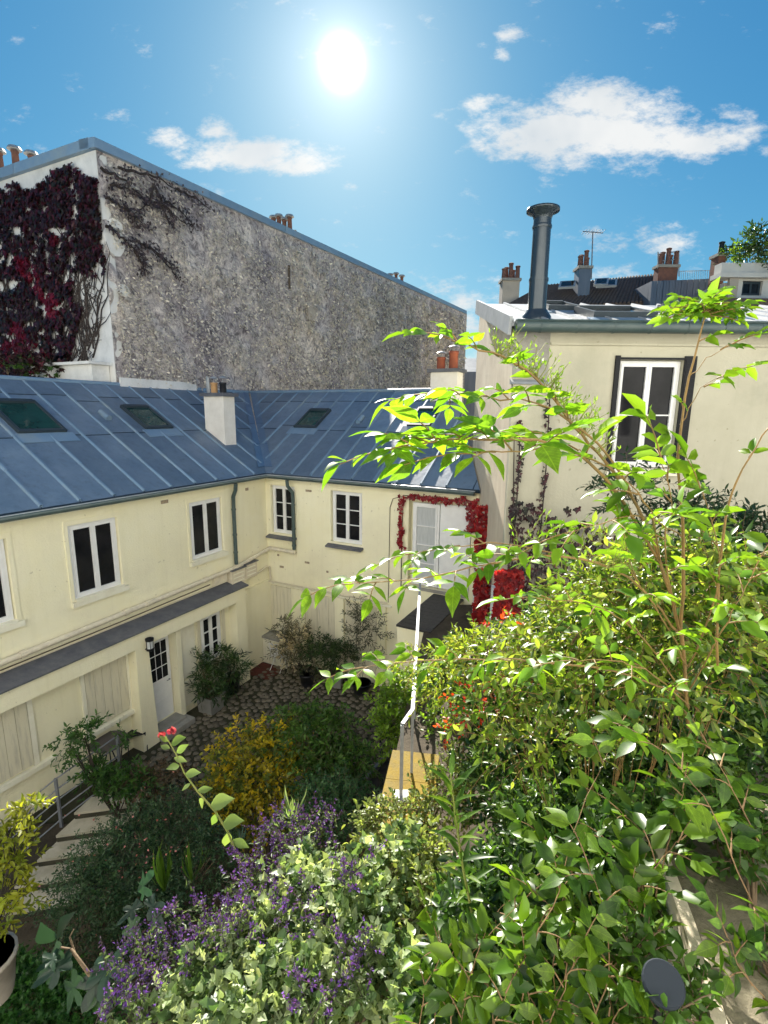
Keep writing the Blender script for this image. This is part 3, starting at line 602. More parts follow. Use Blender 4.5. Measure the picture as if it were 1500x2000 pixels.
# end return of the party wall and coping
MB().prism([FD(SD1, .02, 0), FD(SD1 + .35, .02, 0), FD(SD1 + .35, -9, 0), FD(SD1, -9, 0)], [FD(SD1, .02, dtop(SD1) + .1), FD(SD1 + .35, .02, dtop(SD1) + .1), FD(SD1 + .35, -9, dtop(SD1) + .1), FD(SD1, -9, dtop(SD1) + .1)]).build('end_wall', M['farplaster'], tall)
for k in range(8):
    s0, s1 = SD0 - .12 + k * 4.09, SD0 - .12 + (k + 1) * 4.09 - .02
    MB().prism([FD(s0, .12, dtop(s0)), FD(s1, .12, dtop(s1)), FD(s1, -.5, dtop(s1) + .06), FD(s0, -.5, dtop(s0) + .06)], [FD(s0, .12, dtop(s0) + .24), FD(s1, .12, dtop(s1) + .24), FD(s1, -.5, dtop(s1) + .3), FD(s0, -.5, dtop(s0) + .3)]).build('coping', M['batten'], tall)
for k in range(4):
    u0, u1 = .13 + k * 3.4, .13 + (k + 1) * 3.4 - .02
    MB().box(FDL, u0, u1, -.5, .12, 14.285, 14.55).build('coping', M['batten'], tall)
# pale bare patches and the strip of flashing over the ridge
for (px, py, rx, ry) in ((226, 472, 13, 22), (227, 440, 9, 10), (243, 567, 7, 10)):
    P = None; r = ray(px, py); o0 = FD(SD0, .09, 0); tt = (o0 - Vector((0, 0, HC))).dot(NA) / r.dot(NA); P = Vector((0, 0, HC)) + r * tt
    k = 11; rr = random.Random(px); kx, kz = rx * r.length * tt / F / .75, ry * r.length * tt / F / 1.0
    ring = [(math.cos(6.283 * i / k) * kx * rr.uniform(.8, 1.15), math.sin(6.283 * i / k) * kz * rr.uniform(.8, 1.15)) for i in range(k)]
    MB().prism([P + DA * x + Vector((0, 0, z)) - NA * .1 for x, z in ring], [P + DA * x + Vector((0, 0, z)) for x, z in ring]).build('plaster_patch', M['whiteplaster'], tall)
for s0 in np.arange(SD0, 1.0, 1.3): MB().box(FD, s0, min(s0 + 1.29, 1.2), .10, .16, 8.05, 8.38 + random.uniform(-.03, .05)).build('flashing', M['whiteplaster'], tall)
for px, py in ((609, 612),):
    r = ray(px, py); tt = (FD(SD0, .13, 0) - Vector((0, 0, HC))).dot(NA) / r.dot(NA); P = Vector((0, 0, HC)) + r * tt; s = (P - CO).dot(DA)
    MB().box(FD, s - .28, s + .28, .0, .14, P.z - .3, P.z + .3).build('wall_vent', M['farplaster'], tall)
    MB().tube([FD(s - 1.6, .12, P.z + .7), FD(s - 1.6, .12, P.z + 1.6)], .05, 5).build('wall_anchor', M['cable'], tall)
# low white annex wall and shelf where the ridge meets the tall building
an = thing('low_annex', 'low white annex with slab top at the foot of the vine-clad wall', 'annex', FDL(1.2, .5, 0))
MB().box(FDL, .25, 3.2, .02, .55, 7.4, 8.75).build('wall', M['whiteplaster'], an); MB().box(FDL, .1, 3.4, .02, .7, 8.755, 8.83).build('slab', M['whiteplaster'], an)
def potstack(label, base, fr, n, step, m, cowl, wall, wh, cat='chimney', name='chimney_stack'):
    o = thing(name, label, cat, base)
    MB().box(fr, -.3, n * step + .1, -.3, .3, -1.2, wh).build('stack', M[wall], o)
    for i in range(n):
        b = Vector(fr(i * step, 0, wh)); h = (.75 + .12 * math.sin(i * 2.3)) * .8
        p = MB().lathe(b, [(.14, 0), (.12, h), (.14, h), (.14, h + .06)], 10).build('pot', M[m], o, True)
        if cowl: MB().lathe(b + Vector((0, 0, h + .1)), [(.26, .0), (.2, .1), (.02, .13)], 10).tube([b + Vector((.1, 0, h)), b + Vector((.1, 0, h + .12))], .02, 4).build('cowl', M['zincgrey'], p)
    return o
P = at(0, 322, 21.5); potstack('cowled terracotta chimney pots at the far left roof edge', P, lambda a, b_, c: P + DA * 0 + Vector((1, 0, 0)) * a + Vector((0, 1, 0)) * b_ + Vector((0, 0, c)), 3, .62, 'brick', True, 'whiteplaster', -.25)
P2 = at(535, 452, 31); potstack('cluster of small terracotta pots halfway along the party wall top', P2, lambda a, b_, c: P2 + Vector((a, b_, c)), 4, .3, 'brick', True, 'farplaster', .0)
P3 = at(762, 556, 42); potstack('tiny pair of chimney pots far along the party wall top', P3, lambda a, b_, c: P3 + Vector((a, b_, c)), 3, .45, 'brick', True, 'farplaster', .0)

# ------------------------------------------------------------------ right-hand house
CX, CY = 2.25, 9.3
rh = thing('right_house', 'pale house on the right with green gutter and sunlit zinc roof', 'house', (CX, CY, 0))
def FC(x, n, z): return Vector((x, CY - n, z))
WC = (4.14, 5.27, 6.55, 8.46)
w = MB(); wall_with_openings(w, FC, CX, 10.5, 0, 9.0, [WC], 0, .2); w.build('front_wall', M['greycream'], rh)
sw = MB(); sw.box(world, CX, CX + .3, CY + .002, 13, 0, 8.9)
sw.prism([(CX, CY + .002, 8.9), (CX + .3, CY + .002, 8.9), (CX + .3, 13, 8.9), (CX, 13, 8.9)], [(CX, CY + .002, 8.95), (CX + .3, CY + .002, 8.95), (CX + .3, 12.8, 9.98), (CX, 12.8, 9.98)])
sw.build('side_wall', M['beige'], rh)
MB().box(world, 10.2, 10.5, CY + .01, 12.7, 0, 9).box(world, CX + .31, 10.19, 12.4, 12.7, 0, 9.7).build('back_wall', M['cream2'], rh)
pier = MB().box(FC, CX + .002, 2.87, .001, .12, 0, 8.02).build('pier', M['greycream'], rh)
MB().hexa([FC(CX - .03, -.02, 8.021), FC(2.9, -.02, 8.021), FC(2.9, .16, 8.021), FC(CX - .03, .16, 8.021), FC(CX - .03, -.02, 8.12), FC(2.9, -.02, 8.12), FC(2.9, .13, 8.06), FC(CX - .03, .13, 8.06)]).build('ledge', M['zincgrey'], pier)
MB().box(FC, CX + .004, 2.88, .001, .02, 8.13, 8.9).build('recess_shade_panel', M['concrete'], rh)  # grey panel stands in for the shaded recess above the pier
MB().box(FC, 2.9, 10.4, .001, .035, 8.70, 8.74).build('moulding', M['greycream'], rh)
wi = casement(rh, FC, WC[0] + .01, WC[1] - .01, WC[2] + .01, WC[3] - .01, -.14, 2, 2, 'white', 'glass', .05)
MB().box(FC, 4.06, 5.36, .001, .1, 6.42, 6.54).build('sill', M['cream2'], wi)
for x0, x1 in ((4.055, 4.135), (5.275, 5.48)):
    f = MB().box(FC, x0, x1, .002, .05, 6.5, 8.53); 
    o = f.build('shutter', M['blackmetal'], wi)
    for k in range(22): MB().box(FC, x0 + .02, x1 - .02, .0501, .062, 6.58 + k * .087, 6.58 + k * .087 + .05).build('slat', M['blackmetal'], o) if x1 - x0 > .15 else None
MB().box(FC, 4.136, 5.274, .002, .045, 8.465, 8.50).build('lintel', M['blackmetal'], wi)
def RC(x, q, h=0): return Vector((x, CY - .18 + q, 9.04 + q * .28)) + Vector((0, -.27, .963)) * h
r0 = MB().prism([RC(CX - .1, 0, -.06), RC(10.6, 0, -.06), RC(10.6, 3.6, -.06), RC(CX - .1, 3.6, -.06)], [RC(CX - .1, 0), RC(10.6, 0), RC(10.6, 3.6), RC(CX - .1, 3.6)]).build('roof', M['zincgrey'], rh)
xs = [CX - .08 + .6 * i for i in range(15)]
for i in range(14):
    for q0, q1 in ((.02, 1.8), (1.81, 3.58)):
        MB().prism([RC(xs[i] + .01, q0, .004), RC(xs[i + 1] - .01, q0, .004), RC(xs[i + 1] - .01, q1, .004), RC(xs[i] + .01, q1, .004)], [RC(xs[i] + .01, q0, .014), RC(xs[i + 1] - .01, q0, .014), RC(xs[i + 1] - .01, q1, .014), RC(xs[i] + .01, q1, .014)]).build('zinc_sheet', M['zincgrey'], r0)
    MB().prism([RC(xs[i] - .03, .04, .005), RC(xs[i] + .03, .04, .005), RC(xs[i] + .03, 3.5, .005), RC(xs[i] - .03, 3.5, .005)], [RC(xs[i] - .018, .04, .06), RC(xs[i] + .018, .04, .06), RC(xs[i] + .018, 3.5, .06), RC(xs[i] - .018, 3.5, .06)]).build('batten', M['zincgrey'], r0)
for k in range(5):
    q0, q1 = .0 + k * .7, (k + 1) * .7 - .01
    MB().prism([RC(CX - .14, q0, -.2), RC(CX - .09, q0, -.2), RC(CX - .09, q1, -.2), RC(CX - .14, q1, -.2)], [RC(CX - .14, q0, .1), RC(CX - .09, q0, .1), RC(CX - .09, q1, .1), RC(CX - .14, q1, .1)]).build('verge_sheet', M['zincgrey'], r0)
skylight(RC, 3.3, 3.95, 1.8, 2.8, r0, 'skylightframe', 'glass', .14); skylight(RC, 3.75, 4.9, .55, 1.6, r0, 'skylightframe', 'glass', .14); skylight(RC, 5.55, 6.6, .9, 1.9, r0, 'skylightframe', 'glass', .16)
gp = [(CX - .05, CY - .28, 8.97), (10.5, CY - .28, 8.97)]
gt = MB().tube(gp, .105, 14).build('gutter', M['gutter'], rh, True)
MB().tube([(CX - .05, CY - .375, 9.05), (10.5, CY - .375, 9.05)], .016, 6).build('lip', M['gutter'], gt)
for k in range(12): x = CX + .35 + k * .62; MB().tube([(x, CY - .28, 8.97), (x + .025, CY - .28, 8.97)], .112, 14).build('bracket', M['gutter'], gt)
fb = RC(2.74, .62)
fl = MB().lathe(fb + Vector((0, 0, -.05)), [(.27, 0), (.26, .08), (.2, .16), (.19, .19)], 20).build('flue', M['flue'], rh, True)
MB().lathe(fb, [(.162, .05), (.162, .65)], 20).build('tube', M['flue'], fl, True); MB().lathe(fb, [(.155, .6), (.155, 1.66)], 20).build('tube', M['flue'], fl, True); MB().lathe(fb, [(.172, .63), (.172, .68)], 20).build('band', M['flue'], fl, True)
MB().lathe(fb, [(.165, 1.5), (.172, 1.53), (.165, 1.56)], 20).build('band', M['flue'], fl, True)
MB().lathe(fb, [(.15, 1.64), (.18, 1.74), (.285, 1.78), (.285, 1.82), (.2, 1.84)], 22).build('cowl', M['flue'], fl, True)

# ------------------------------------------------------------------ far roofs
def P_(px, py, d): return at(px, py, d)
tb = thing('tiled_roof_building', 'far building with brown tiled roof and small skylights behind the zinc roof', 'building', (10, 34, 0))
def quad3(mb, a, b, c, d, thick=.3):
    n = (b - a).cross(d - a).normalized() * thick; mb.prism([a - n, b - n, c - n, d - n], [a, b, c, d])
e0, e1, r1, r0_ = P_(975, 607, 30), P_(1282, 590, 30), P_(1282, 538, 33), P_(1060, 560, 33)
q = MB(); quad3(q, e0, e1, r1, r0_); ro = q.build('roof', M['tiles'], tb)
for k in range(40):
    f = k / 39; a = e0.lerp(e1, f); b = r0_.lerp(r1, f); up = Vector((0, -.03, .05))
    MB().tube([a + up, b + up], .075, 5).build('tile_row', M['tiles'], ro)
MB().prism([e0 + Vector((0, .1, -14)), e1 + Vector((0, .1, -14)), e1 + Vector((0, 4, -14)), e0 + Vector((0, 4, -14))], [e0 + Vector((0, .1, -.1)), e1 + Vector((0, .1, -.1)), e1 + Vector((0, 4, -.1)), e0 + Vector((0, 4, -.1))]).build('wall', M['farplaster'], tb)
for (x0, y0, x1, y1) in ((1092, 557, 1122, 566), (1165, 553, 1202, 566), (1160, 553, 1186, 560)):
    c = (P_((x0 + x1) / 2, (y0 + y1) / 2, 31.2)); wv = (x1 - x0) / F * 31 / 2
    f = MB(); up = (r1 - e1).normalized(); rt = (e1 - e0).normalized(); nn = rt.cross(up).normalized()
    if nn.y > 0: nn = -nn
    c = c + nn * .1
    f.prism([c - rt * wv - up * .45, c + rt * wv - up * .45, c + rt * wv + up * .45, c - rt * wv + up * .45], [p + nn * .12 for p in (c - rt * wv - up * .45, c + rt * wv - up * .45, c + rt * wv + up * .45, c - rt * wv + up * .45)])
    o = f.build('skylight', M['zincgrey'], ro); c2 = c + nn * .125; wv -= .12
    MB().prism([p for p in (c2 - rt * wv - up * .33, c2 + rt * wv - up * .33, c2 + rt * wv + up * .33, c2 - rt * wv + up * .33)], [p + nn * .01 for p in (c2 - rt * wv - up * .33, c2 + rt * wv - up * .33, c2 + rt * wv + up * .33, c2 - rt * wv + up * .33)]).build('pane', M['glass'], o)
def farstack(label, px0, px1, pyt, pyb, d, m, npots, potm='brick', thick=.8):
    a, b = P_(px0, pyb, d), P_(px1, pyb, d); zt = P_(px0, pyt, d).z
    o = thing('chimney_stack', label, 'chimney', a)
    MB().box(world, a.x, b.x, d, d + thick, a.z - 1.5, zt).build('stack', M[m], o); MB().box(world, a.x - .08, b.x + .08, d - .08, d + thick + .08, zt + .001, zt + .14).build('cap', M['concrete'], o)
    for i in range(npots):
        x = a.x + (b.x - a.x) * (i + .5) / npots; h = .5 + .15 * ((i * 7) % 3)
        MB().lathe((x, d + thick * (.3 + .4 * (i % 2)), zt + .14), [(.14, 0), (.12, h), (.15, h), (.15, h + .06), (.05, h + .1)], 8).build('pot', M[potm], o)
farstack('far sooty brick chimney left of the dark flue', 980, 1013, 548, 590, 31.5, 'farplaster', 5)
farstack('blue-grey chimney rising from the tiled roof beside the aerial', 1128, 1151, 524, 575, 31, 'darkzinc', 4)
an_ = thing('tv_aerial', 'thin television aerial standing above the tiled roof', 'aerial', P_(1156, 540, 31.5))
MB().tube([P_(1155, 545, 31.5), P_(1158, 452, 31.5)], .035, 5).build('mast', M['greymetal'], an_)
q = MB().tube([P_(1138, 452, 31.5), P_(1178, 455, 31.5)], .025, 4)
for k in range(7): x = 1141 + k * 6; c = P_(x, 453, 31.5); q.tube([c + Vector((0, -.4, 0)), c + Vector((0, .4, 0))], .015, 4)
q.build('elements', M['greymetal'], an_)
zb = thing('zinc_clad_building', 'far blue-grey zinc-clad attic between tiled roof and terrace house', 'building', P_(1282, 600, 29))
a, b_ = P_(1279, 546, 29), P_(1422, 540, 29); 
for k in range(24):
    f0, f1 = k / 24, (k + 1) / 24; x0, x1 = a.x + (b_.x - a.x) * f0, a.x + (b_.x - a.x) * f1 - .02; zt = a.z + (b_.z - a.z) * f0
    MB().prism([(x0, 28.9, 4), (x1, 28.9, 4), (x1, 29, 4), (x0, 29, 4)], [(x0, 29.3 + .02 * (k % 2), zt), (x1, 29.3 + .02 * (k % 2), zt), (x1, 29.6, zt), (x0, 29.6, zt)]).build('zinc_sheet', M['darkzinc'], zb)
MB().box(world, a.x, b_.x, 29.6, 33, 4, a.z).build('body', M['darkzinc'], zb)
farstack('broad dark chimney wall carrying a thin metal ladder cage', 1284, 1322, 522, 548, 29.8, 'brick', 5, 'brick', .5)
cg = thing('ladder_cage', 'thin metal access frame standing on the broad dark chimney', 'frame', P_(1300, 522, 29.9))
q = MB()
for x, y0, y1 in ((1305, 520, 494), (1326, 540, 490), (1285, 525, 492)): q.tube([P_(x, y0, 29.9), P_(x, y1, 29.9)], .03, 4)
q.tube([P_(1305, 494, 29.9), P_(1326, 490, 29.9)], .03, 4).tube([P_(1286, 510, 29.9), P_(1326, 506, 29.9)], .025, 4).tube([P_(1285, 492, 29.9), P_(1306, 542, 29.9)], .03, 4)
q.build('bars', M['zincgrey'], cg)
fr_ = thing('roof_fence', 'low thin wire fence along the zinc-clad attic top', 'fence', P_(1330, 545, 29.5))
for k in range(18): x = 1328 + k * 3.6; MB().tube([P_(x, 545, 29.5), P_(x, 528, 29.5)], .012, 4).build('wire', M['zincgrey'], fr_)
MB().tube([P_(1328, 530, 29.5), P_(1392, 528, 29.5)], .014, 4).build('rail', M['zincgrey'], fr_)
th = thing('terrace_house', 'far pale house with dark window and planted roof terrace at right', 'house', P_(1420, 600, 27))
x0, x1 = P_(1420, 560, 27).x, P_(1620, 560, 27).x; zt = P_(1450, 520, 27).z
w = MB(); wz0, wz1 = P_(1450, 577, 27).z, P_(1450, 548, 27).z; wx0, wx1 = P_(1450, 560, 27).x, P_(1489, 560, 27).x
FT = lambda x, n, z: Vector((x, 27 - n, z))
wall_with_openings(w, FT, x0, x1, 3, zt - .6, [(wx0, wx1, wz0, wz1)], 0, .25); w.box(world, x0, x1, 27.3, 33, 3, zt - .7); w.build('wall', M['farwhite'], th)
casement(th, FT, wx0 + .02, wx1 - .02, wz0 + .02, wz1 - .02, -.2, 1, 2, 'skylightframe', 'glass', .05)
MB().box(world, x0 - .6, x1, 26.7, 27.5, zt - .58, zt - .36).build('cornice', M['farwhite'], th); MB().box(world, x0 - .5, x1, 26.85, 27.4, zt - .35, zt + .12).build('parapet', M['farwhite'], th)
MB().box(world, x0 - .02, wx0 - .35, 26.8, 26.99, 3, zt - .6).build('pilaster', M['farplaster'], th)
MB().box(world, x0 - .8, x1, 26.2, 26.98, 3, P_(1450, 585, 26.5).z).build('dormer_roof', M['tiles'], th)
q = MB()
for k in range(12): q.tube([P_(1420 + k * 4, 512, 27.1), P_(1420 + k * 4, 482, 27.1)], .014, 4)
q.tube([P_(1418, 482, 27.1), P_(1464, 477, 27.1)], .022, 4); q.build('railing', M['blackmetal'], th)
farstack('pinkish tapering chimney at the left end of the terrace house', 1398, 1413, 500, 545, 27.6, 'brick', 1, 'blackpot', .6)
sl = thing('far_white_house', 'sliver of far white house with blue roof between the two big walls', 'house', P_(918, 745, 45))
a, b_ = P_(895, 712, 45), P_(945, 712, 45)
MB().box(world, a.x - 2, b_.x + 3, 45, 52, 3, P_(918, 726, 45).z).build('wall', M['darkzinc'], sl)
zr = P_(918, 726, 45).z
MB().prism([(a.x - 2, 45, zr), (b_.x + 3, 45, zr), (b_.x + 3, 50, zr), (a.x - 2, 50, zr)], [(a.x - 2, 48, zr + 1.4), (b_.x + 3, 48, zr + 1.4), (b_.x + 3, 50, zr + 1.4), (a.x - 2, 50, zr + 1.4)]).build('roof', M['zincgrey'], sl)

# the viewer's own house: the sunlit wall that looks across the court (out of frame, behind the camera)
own = thing('near_house', 'pale sunlit house wall behind the viewpoint, facing the courtyard', 'house', (0, -.8, 0))
FO = lambda s, n, z: Vector((s, -.75 + n, z))
holes = [(x, x + 1.1, z, z + 1.7) for x in (-9, -6, -3, -.55, 2.4, 5.4, 8.4) for z in (1.0, 4.0, 6.6, 9.8)]
w = MB(); wall_with_openings(w, FO, -16, 16, -.8, 15, holes, 0, .2); w.build('wall', M['white'], own)
for a, b, c, d in holes: casement(own, FO, a + .01, b - .01, c + .01, d - .01, -.15)

# ------------------------------------------------------------------ raised terrace, landing, handrail
TE = [(-.12, 4.2), (.0, 5.0), (.89, 10.04), (1.1, 11.2)]
ter = sheet('raised_terrace', [(-.35, -.6), (-.3, 2.6), (-.0, 5.0), (.86, 10.0), (1.12, 11.6), (2.2, 11.6), (2.24, 9.28), (10, 9.28), (10, -.6)], 2.96, 'soil', 2.9)
cp = thing('yellow_coping', 'ochre-yellow coping slabs edging the raised terrace beside the handrail', 'coping', (.3, 6.5, 2.97))
pts = [Vector((-.34, 2.6, 0)), Vector((-.04, 5.0, 0)), Vector((.15, 6.1, 0))]
for i in range(2):
    for k in range(2):
        a = pts[i].lerp(pts[i + 1], k / 2 + .003); b = pts[i].lerp(pts[i + 1], (k + 1) / 2 - .003); dd = Vector((.62, -.09, 0))
        MB().prism([a + Vector((0, 0, 2.90)), b + Vector((0, 0, 2.90)), b + dd + Vector((0, 0, 2.90)), a + dd + Vector((0, 0, 2.90))][::-1], [a + Vector((0, 0, 3.03)), b + Vector((0, 0, 3.03)), b + dd + Vector((0, 0, 3.03)), a + dd + Vector((0, 0, 3.03))][::-1]).build('slab', M['yellow'], cp)
ld = thing('deck_landing', 'dark plank landing in front of the upper glazed door', 'deck', (1.6, 11, 3))
for k in range(11):
    n0 = .04 + k * .2
    MB().box(FB, 5.4, 6.2, n0, n0 + .185, 2.94, 2.985).build('plank', M['deck'], ld)
MB().box(FB, 5.42, 6.2, .04, 2.2, .0, 2.935).build('plinth', M['cream'], ld)
hr = thing('handrail', 'tall pale galvanised handrail rising from the yellow coping', 'handrail', (.25, 5.3, 3.03))
b1, b2 = onz(783, 1556, 3.03), onz(800, 1500, 3.03); t1, j1, t2 = Vector((b1.x - .0, b1.y, 3.98)), onz(806, 1386, 3.98), onz(819, 1165, 3.98); t3 = j1.lerp(t2, 1.25)
def flat(mb, a, b, w_, h_):
    d = (b - a).normalized(); up = Vector((0, 0, 1)) if abs(d.z) < .9 else Vector((0, 1, 0)); x = d.cross(up).normalized(); y = x.cross(d).normalized()
    c = [(-w_, -h_), (w_, -h_), (w_, h_), (-w_, h_)]
    mb.prism([a + x * i + y * j for i, j in c], [b + x * i + y * j for i, j in c]); return mb
flat(flat(flat(MB(), t1, j1, .022, .012), j1, t3, .022, .012), t1 + Vector((0, 0, .0)), t1 + (j1 - t1) * .02, .022, .012).build('rail', M['galv'], hr)
MB().prism([b1 + Vector((x, y, .001)) for x, y in ((-.09, -.09), (.09, -.09), (.09, .09), (-.09, .09))], [b1 + Vector((x, y, .02)) for x, y in ((-.09, -.09), (.09, -.09), (.09, .09), (-.09, .09))]).build('foot_plate', M['galv'], hr)
flat(MB(), b1 + Vector((0, 0, .02)), t1, .02, .02).build('post', M['galv'], hr)
for k in range(4):
    p = j1.lerp(t2, k * .3 + .03); flat(MB(), Vector((p.x, p.y, 3.03)), Vector((p.x, p.y, 3.97)), .016, .016).build('post', M['galv'], hr)
# low white wall with red creeper at the far side of the landing
lw = thing('white_gate_piers', 'pair of white rendered piers at the landing under red creeper', 'pier', (2.2, 10.3, 3))
P = onz(940, 1215, 2.97); P = at(940, 1215, 9.9)
for px0, px1, d in ((926, 962, 10.2), (962, 1014, 8.85)):
    a, b_ = at(px0, 1190, d), at(px1, 1190, d); MB().box(world, a.x, b_.x - .04, d, d + .2, 2.97, 4.35).build('pier', M['white'], lw)

# steps, path railing, trough
stp = thing('stone_steps', 'mossy pale stone steps descending to the garden path on the left', 'steps', (-5.4, 8.2, 0))
for k in range(5):
    c0 = Vector((-4.66 - .13 * k, 8.95 - .36 * k, 0)); z = -.02 - .165 * k; d = Vector((-1.05 + random.uniform(-.05, .05), -.22, 0)); f = Vector((-.10, -.40, 0)); rr = random.uniform(-.02, .02)
    q = [c0, c0 + f, c0 + f + d, c0 + d]; g = [p + Vector((.0, .025, 0)) for p in q]
    MB().prism([p + Vector((0, 0, z - .4)) for p in g], [p + Vector((0, 0, z - .05)) for p in g]).build('riser', M['darkstone'], stp)  # riser colour darkened to paint shade lines between the treads
    MB().prism([p + Vector((rr, 0, z - .049)) for p in q], [p + Vector((rr, 0, z)) for p in q]).build('tread', M['step'], stp)
rl = thing('grey_railing', 'grey metal railing with horizontal bars beside the stone steps', 'railing', (-6.2, 8.4, -.4))
pA, pB = Vector((-6.12, 8.35, -.35)), Vector((-5.35, 9.15, 0)); pC = pA + (pA - pB) * 2.2 + Vector((0, 0, -.3))
for p in (pC, pA, pB): flat(MB(), p, p + Vector((0, 0, 1.05)), .025, .02).build('post', M['greymetal'], rl)
for k in range(5):
    z = Vector((0, 0, 1.04 - k * .22)); MB().tube([pC + z, pA + z, pB + z], .014, 6).build('bar', M['greymetal'], rl)
tr = thing('concrete_trough', 'long grey concrete planting trough against the terrace wall', 'planter', (-.1, 8.6, 0))
ta, tb_ = Vector((-.66, 7.85, 0)), Vector((.18, 9.35, 0)); dn = Vector((.46, -.1, 0))
def trough_wall(a, b, th): 
    x = (b - a).normalized(); y = Vector((-x.y, x.x, 0)) * th
    MB().prism([a, b, b + y, a + y], [p + Vector((0, 0, .62)) for p in (a, b, b + y, a + y)]).build('side', M['pot'], tr)
trough_wall(ta, tb_, .06); trough_wall(ta + dn, tb_ + dn, .06); trough_wall(ta, ta + dn, -.06); trough_wall(tb_ + dn, tb_, -.06)
MB().prism([ta, ta + dn, tb_ + dn, tb_], [p + Vector((0, 0, .5)) for p in (ta, ta + dn, tb_ + dn, tb_)]).build('soil', M['soil'], tr)

# stone wall at the lower right
sw = thing('stone_garden_wall', 'rough stone garden wall with pale edge, lower right corner', 'wall', onz(1450, 1800, 5.3))
ZW = 5.35
e = [onz(1235, 1560, ZW), onz(1290, 1690, ZW), onz(1330, 1800, ZW), onz(1362, 1900, ZW), onz(1398, 2030, ZW)]
nx = 12; tv = MB(); cols = []
for i in range(len(e) - 1):
    for k in range(4): cols.append(e[i].lerp(e[i + 1], k / 4))
cols.append(e[-1])
for p in cols:
    for j in range(nx + 1):
        x = p.x + .035 + j * .11; tv.v.append((x, p.y, ZW + .03 * mnoise.fractal(Vector((x * 6, p.y * 6, 0)), 1, 2, 4)))
for i in range(len(cols) - 1):
    for j in range(nx): a = i * (nx + 1) + j; tv.f.append((a, a + nx + 1, a + nx + 2, a + 1))
tv.build('top', M['stonewall'], sw, True)
for i in range(len(e) - 1):
    a, b_ = e[i], e[i + 1]; o_ = Vector((.055, 0, 0))
    MB().prism([p + Vector((0, 0, -2.38)) for p in (a, b_, b_ + o_, a + o_)], [p + Vector((0, 0, .012)) for p in (a, b_.lerp(a, .004), b_.lerp(a, .004) + o_, a + o_)]).build('edge_stone', M['stoneedge'], sw)
# round dark garden lamp head
gl_ = thing('round_garden_lamp', 'dark slate-grey round lamp head among leaves at the stone wall', 'lamp', at(1296, 1920, 1.42))
c = at(1296, 1920, 1.42); nn = (Vector((0, 0, HC)) - c).normalized() * .55 + Vector((0, -.2, .75)); nn.normalize(); x = nn.cross(Vector((0, 0, 1))).normalized(); y = nn.cross(x)
def disc(r, h0, h1, taper=1): return ([c + (x * math.cos(k * .2618) + y * math.sin(k * .2618)) * r + nn * h0 for k in range(24)], [c + (x * math.cos(k * .2618) + y * math.sin(k * .2618)) * r * taper + nn * h1 for k in range(24)])
MB().prism(*disc(.068, -.02, 0)).prism(*disc(.068, .0005, .008, .93)).build('head', M['slate'], gl_)
MB().tube([c - nn * .015, c - nn * .05 + Vector((0, .02, -.8))], .012, 6).build('stake', M['blackmetal'], gl_)

# ------------------------------------------------------------------ courtyard furniture and pots
tb2 = thing('round_table', 'round brown bistro table beside the wall under the small tree', 'table', onz(212, 1448, .72) * 1)
c = onz(212, 1448, .72)
MB().lathe((c.x, c.y, .70), [(.36, 0), (.37, .01), (.37, .025), (.36, .03)], 28).build('top', M['table'], tb2)
for k in range(3): a = k * 2.094; MB().tube([(c.x, c.y, .69), (c.x + math.cos(a) * .1, c.y + math.sin(a) * .1, .35), (c.x + math.cos(a) * .28, c.y + math.sin(a) * .28, 0)], .012, 6).build('leg', M['blackmetal'], tb2)
def folding_chair(name, label, pos, rz, m, group=None, lean=.0):
    o = thing(name, label, 'chair', pos); R = Matrix.Rotation(rz, 3, 'Z')
    T = lambda x, y, z: Vector(pos) + R @ Vector((x, y, z))
    for s in (-1, 1):
        MB().tube([T(s * .19, -.2, 0), T(s * .19, .1, .5), T(s * .19, .2, .86)], .011, 6).build('back_leg', M[m], o)
        MB().tube([T(s * .17, .24, 0), T(s * .17, -.2, .44)], .011, 6).build('front_leg', M[m], o)
    for k in range(5): MB().box(lambda a, b, c_: T(a, b, c_), -.185, .185, -.2 + k * .078, -.2 + k * .078 + .06, .44, .455).build('seat_slat', M[m], o)
    for z, yy in ((.66, .148), (.80, .188)): MB().box(lambda a, b, c_: T(a, b, c_), -.19, .19, yy - .012, yy + .004, z, z + .07).build('back_slat', M[m], o)
    return o
folding_chair('folding_chair', 'black slatted folding chair between round table and column', tuple(onz(270, 1462, 0)), math.radians(25), 'blackmetal')
folding_chair('folding_chair', 'pale folding chair half hidden by bamboo near the alcove', tuple(onz(545, 1306, 0)), math.radians(160), 'white')
# pale cloth over the pale chair
def pot_square(label, pos, w_, h_, m, rz=.46):
    o = thing('planter_box', label, 'planter', pos); R = Matrix.Rotation(-rz, 3, 'Z'); T = lambda x, y, z: Vector(pos) + R @ Vector((x, y, z)); h = w_ / 2
    ring = lambda s, z: [T(-s, -s, z), T(s, -s, z), T(s, s, z), T(-s, s, z)]
    q = MB(); q.prism(ring(h * .86, 0), ring(h, h_)); q.prism(ring(h * 1.05, h_ + .001), ring(h * 1.05, h_ + .03)); q.build('box', M[m], o)
    MB().prism(ring(h * .9, h_ + .0305), ring(h * .9, h_ + .034)).build('soil', M['soil'], o); return o
def pot_round(label, pos, r, h, m):
    o = thing('plant_pot', label, 'pot', pos)
    MB().lathe(pos, [(r * .72, 0), (r * .8, h * .2), (r * .97, h * .9), (r * 1.06, h * .91), (r * 1.06, h), (r * .95, h), (r * .93, h * .92)], 18).build('body', M[m], o, True)
    MB().lathe(Vector(pos) + Vector((0, 0, h * .92)), [(r * .92, 0), (r * .4, .015), (.01, .02)], 14).build('soil', M['soil'], o); return o
PB1 = onz(413, 1386, 0); pot_square('square grey planter box beside the glazed ground-floor door', PB1, .5, .42, 'pot')
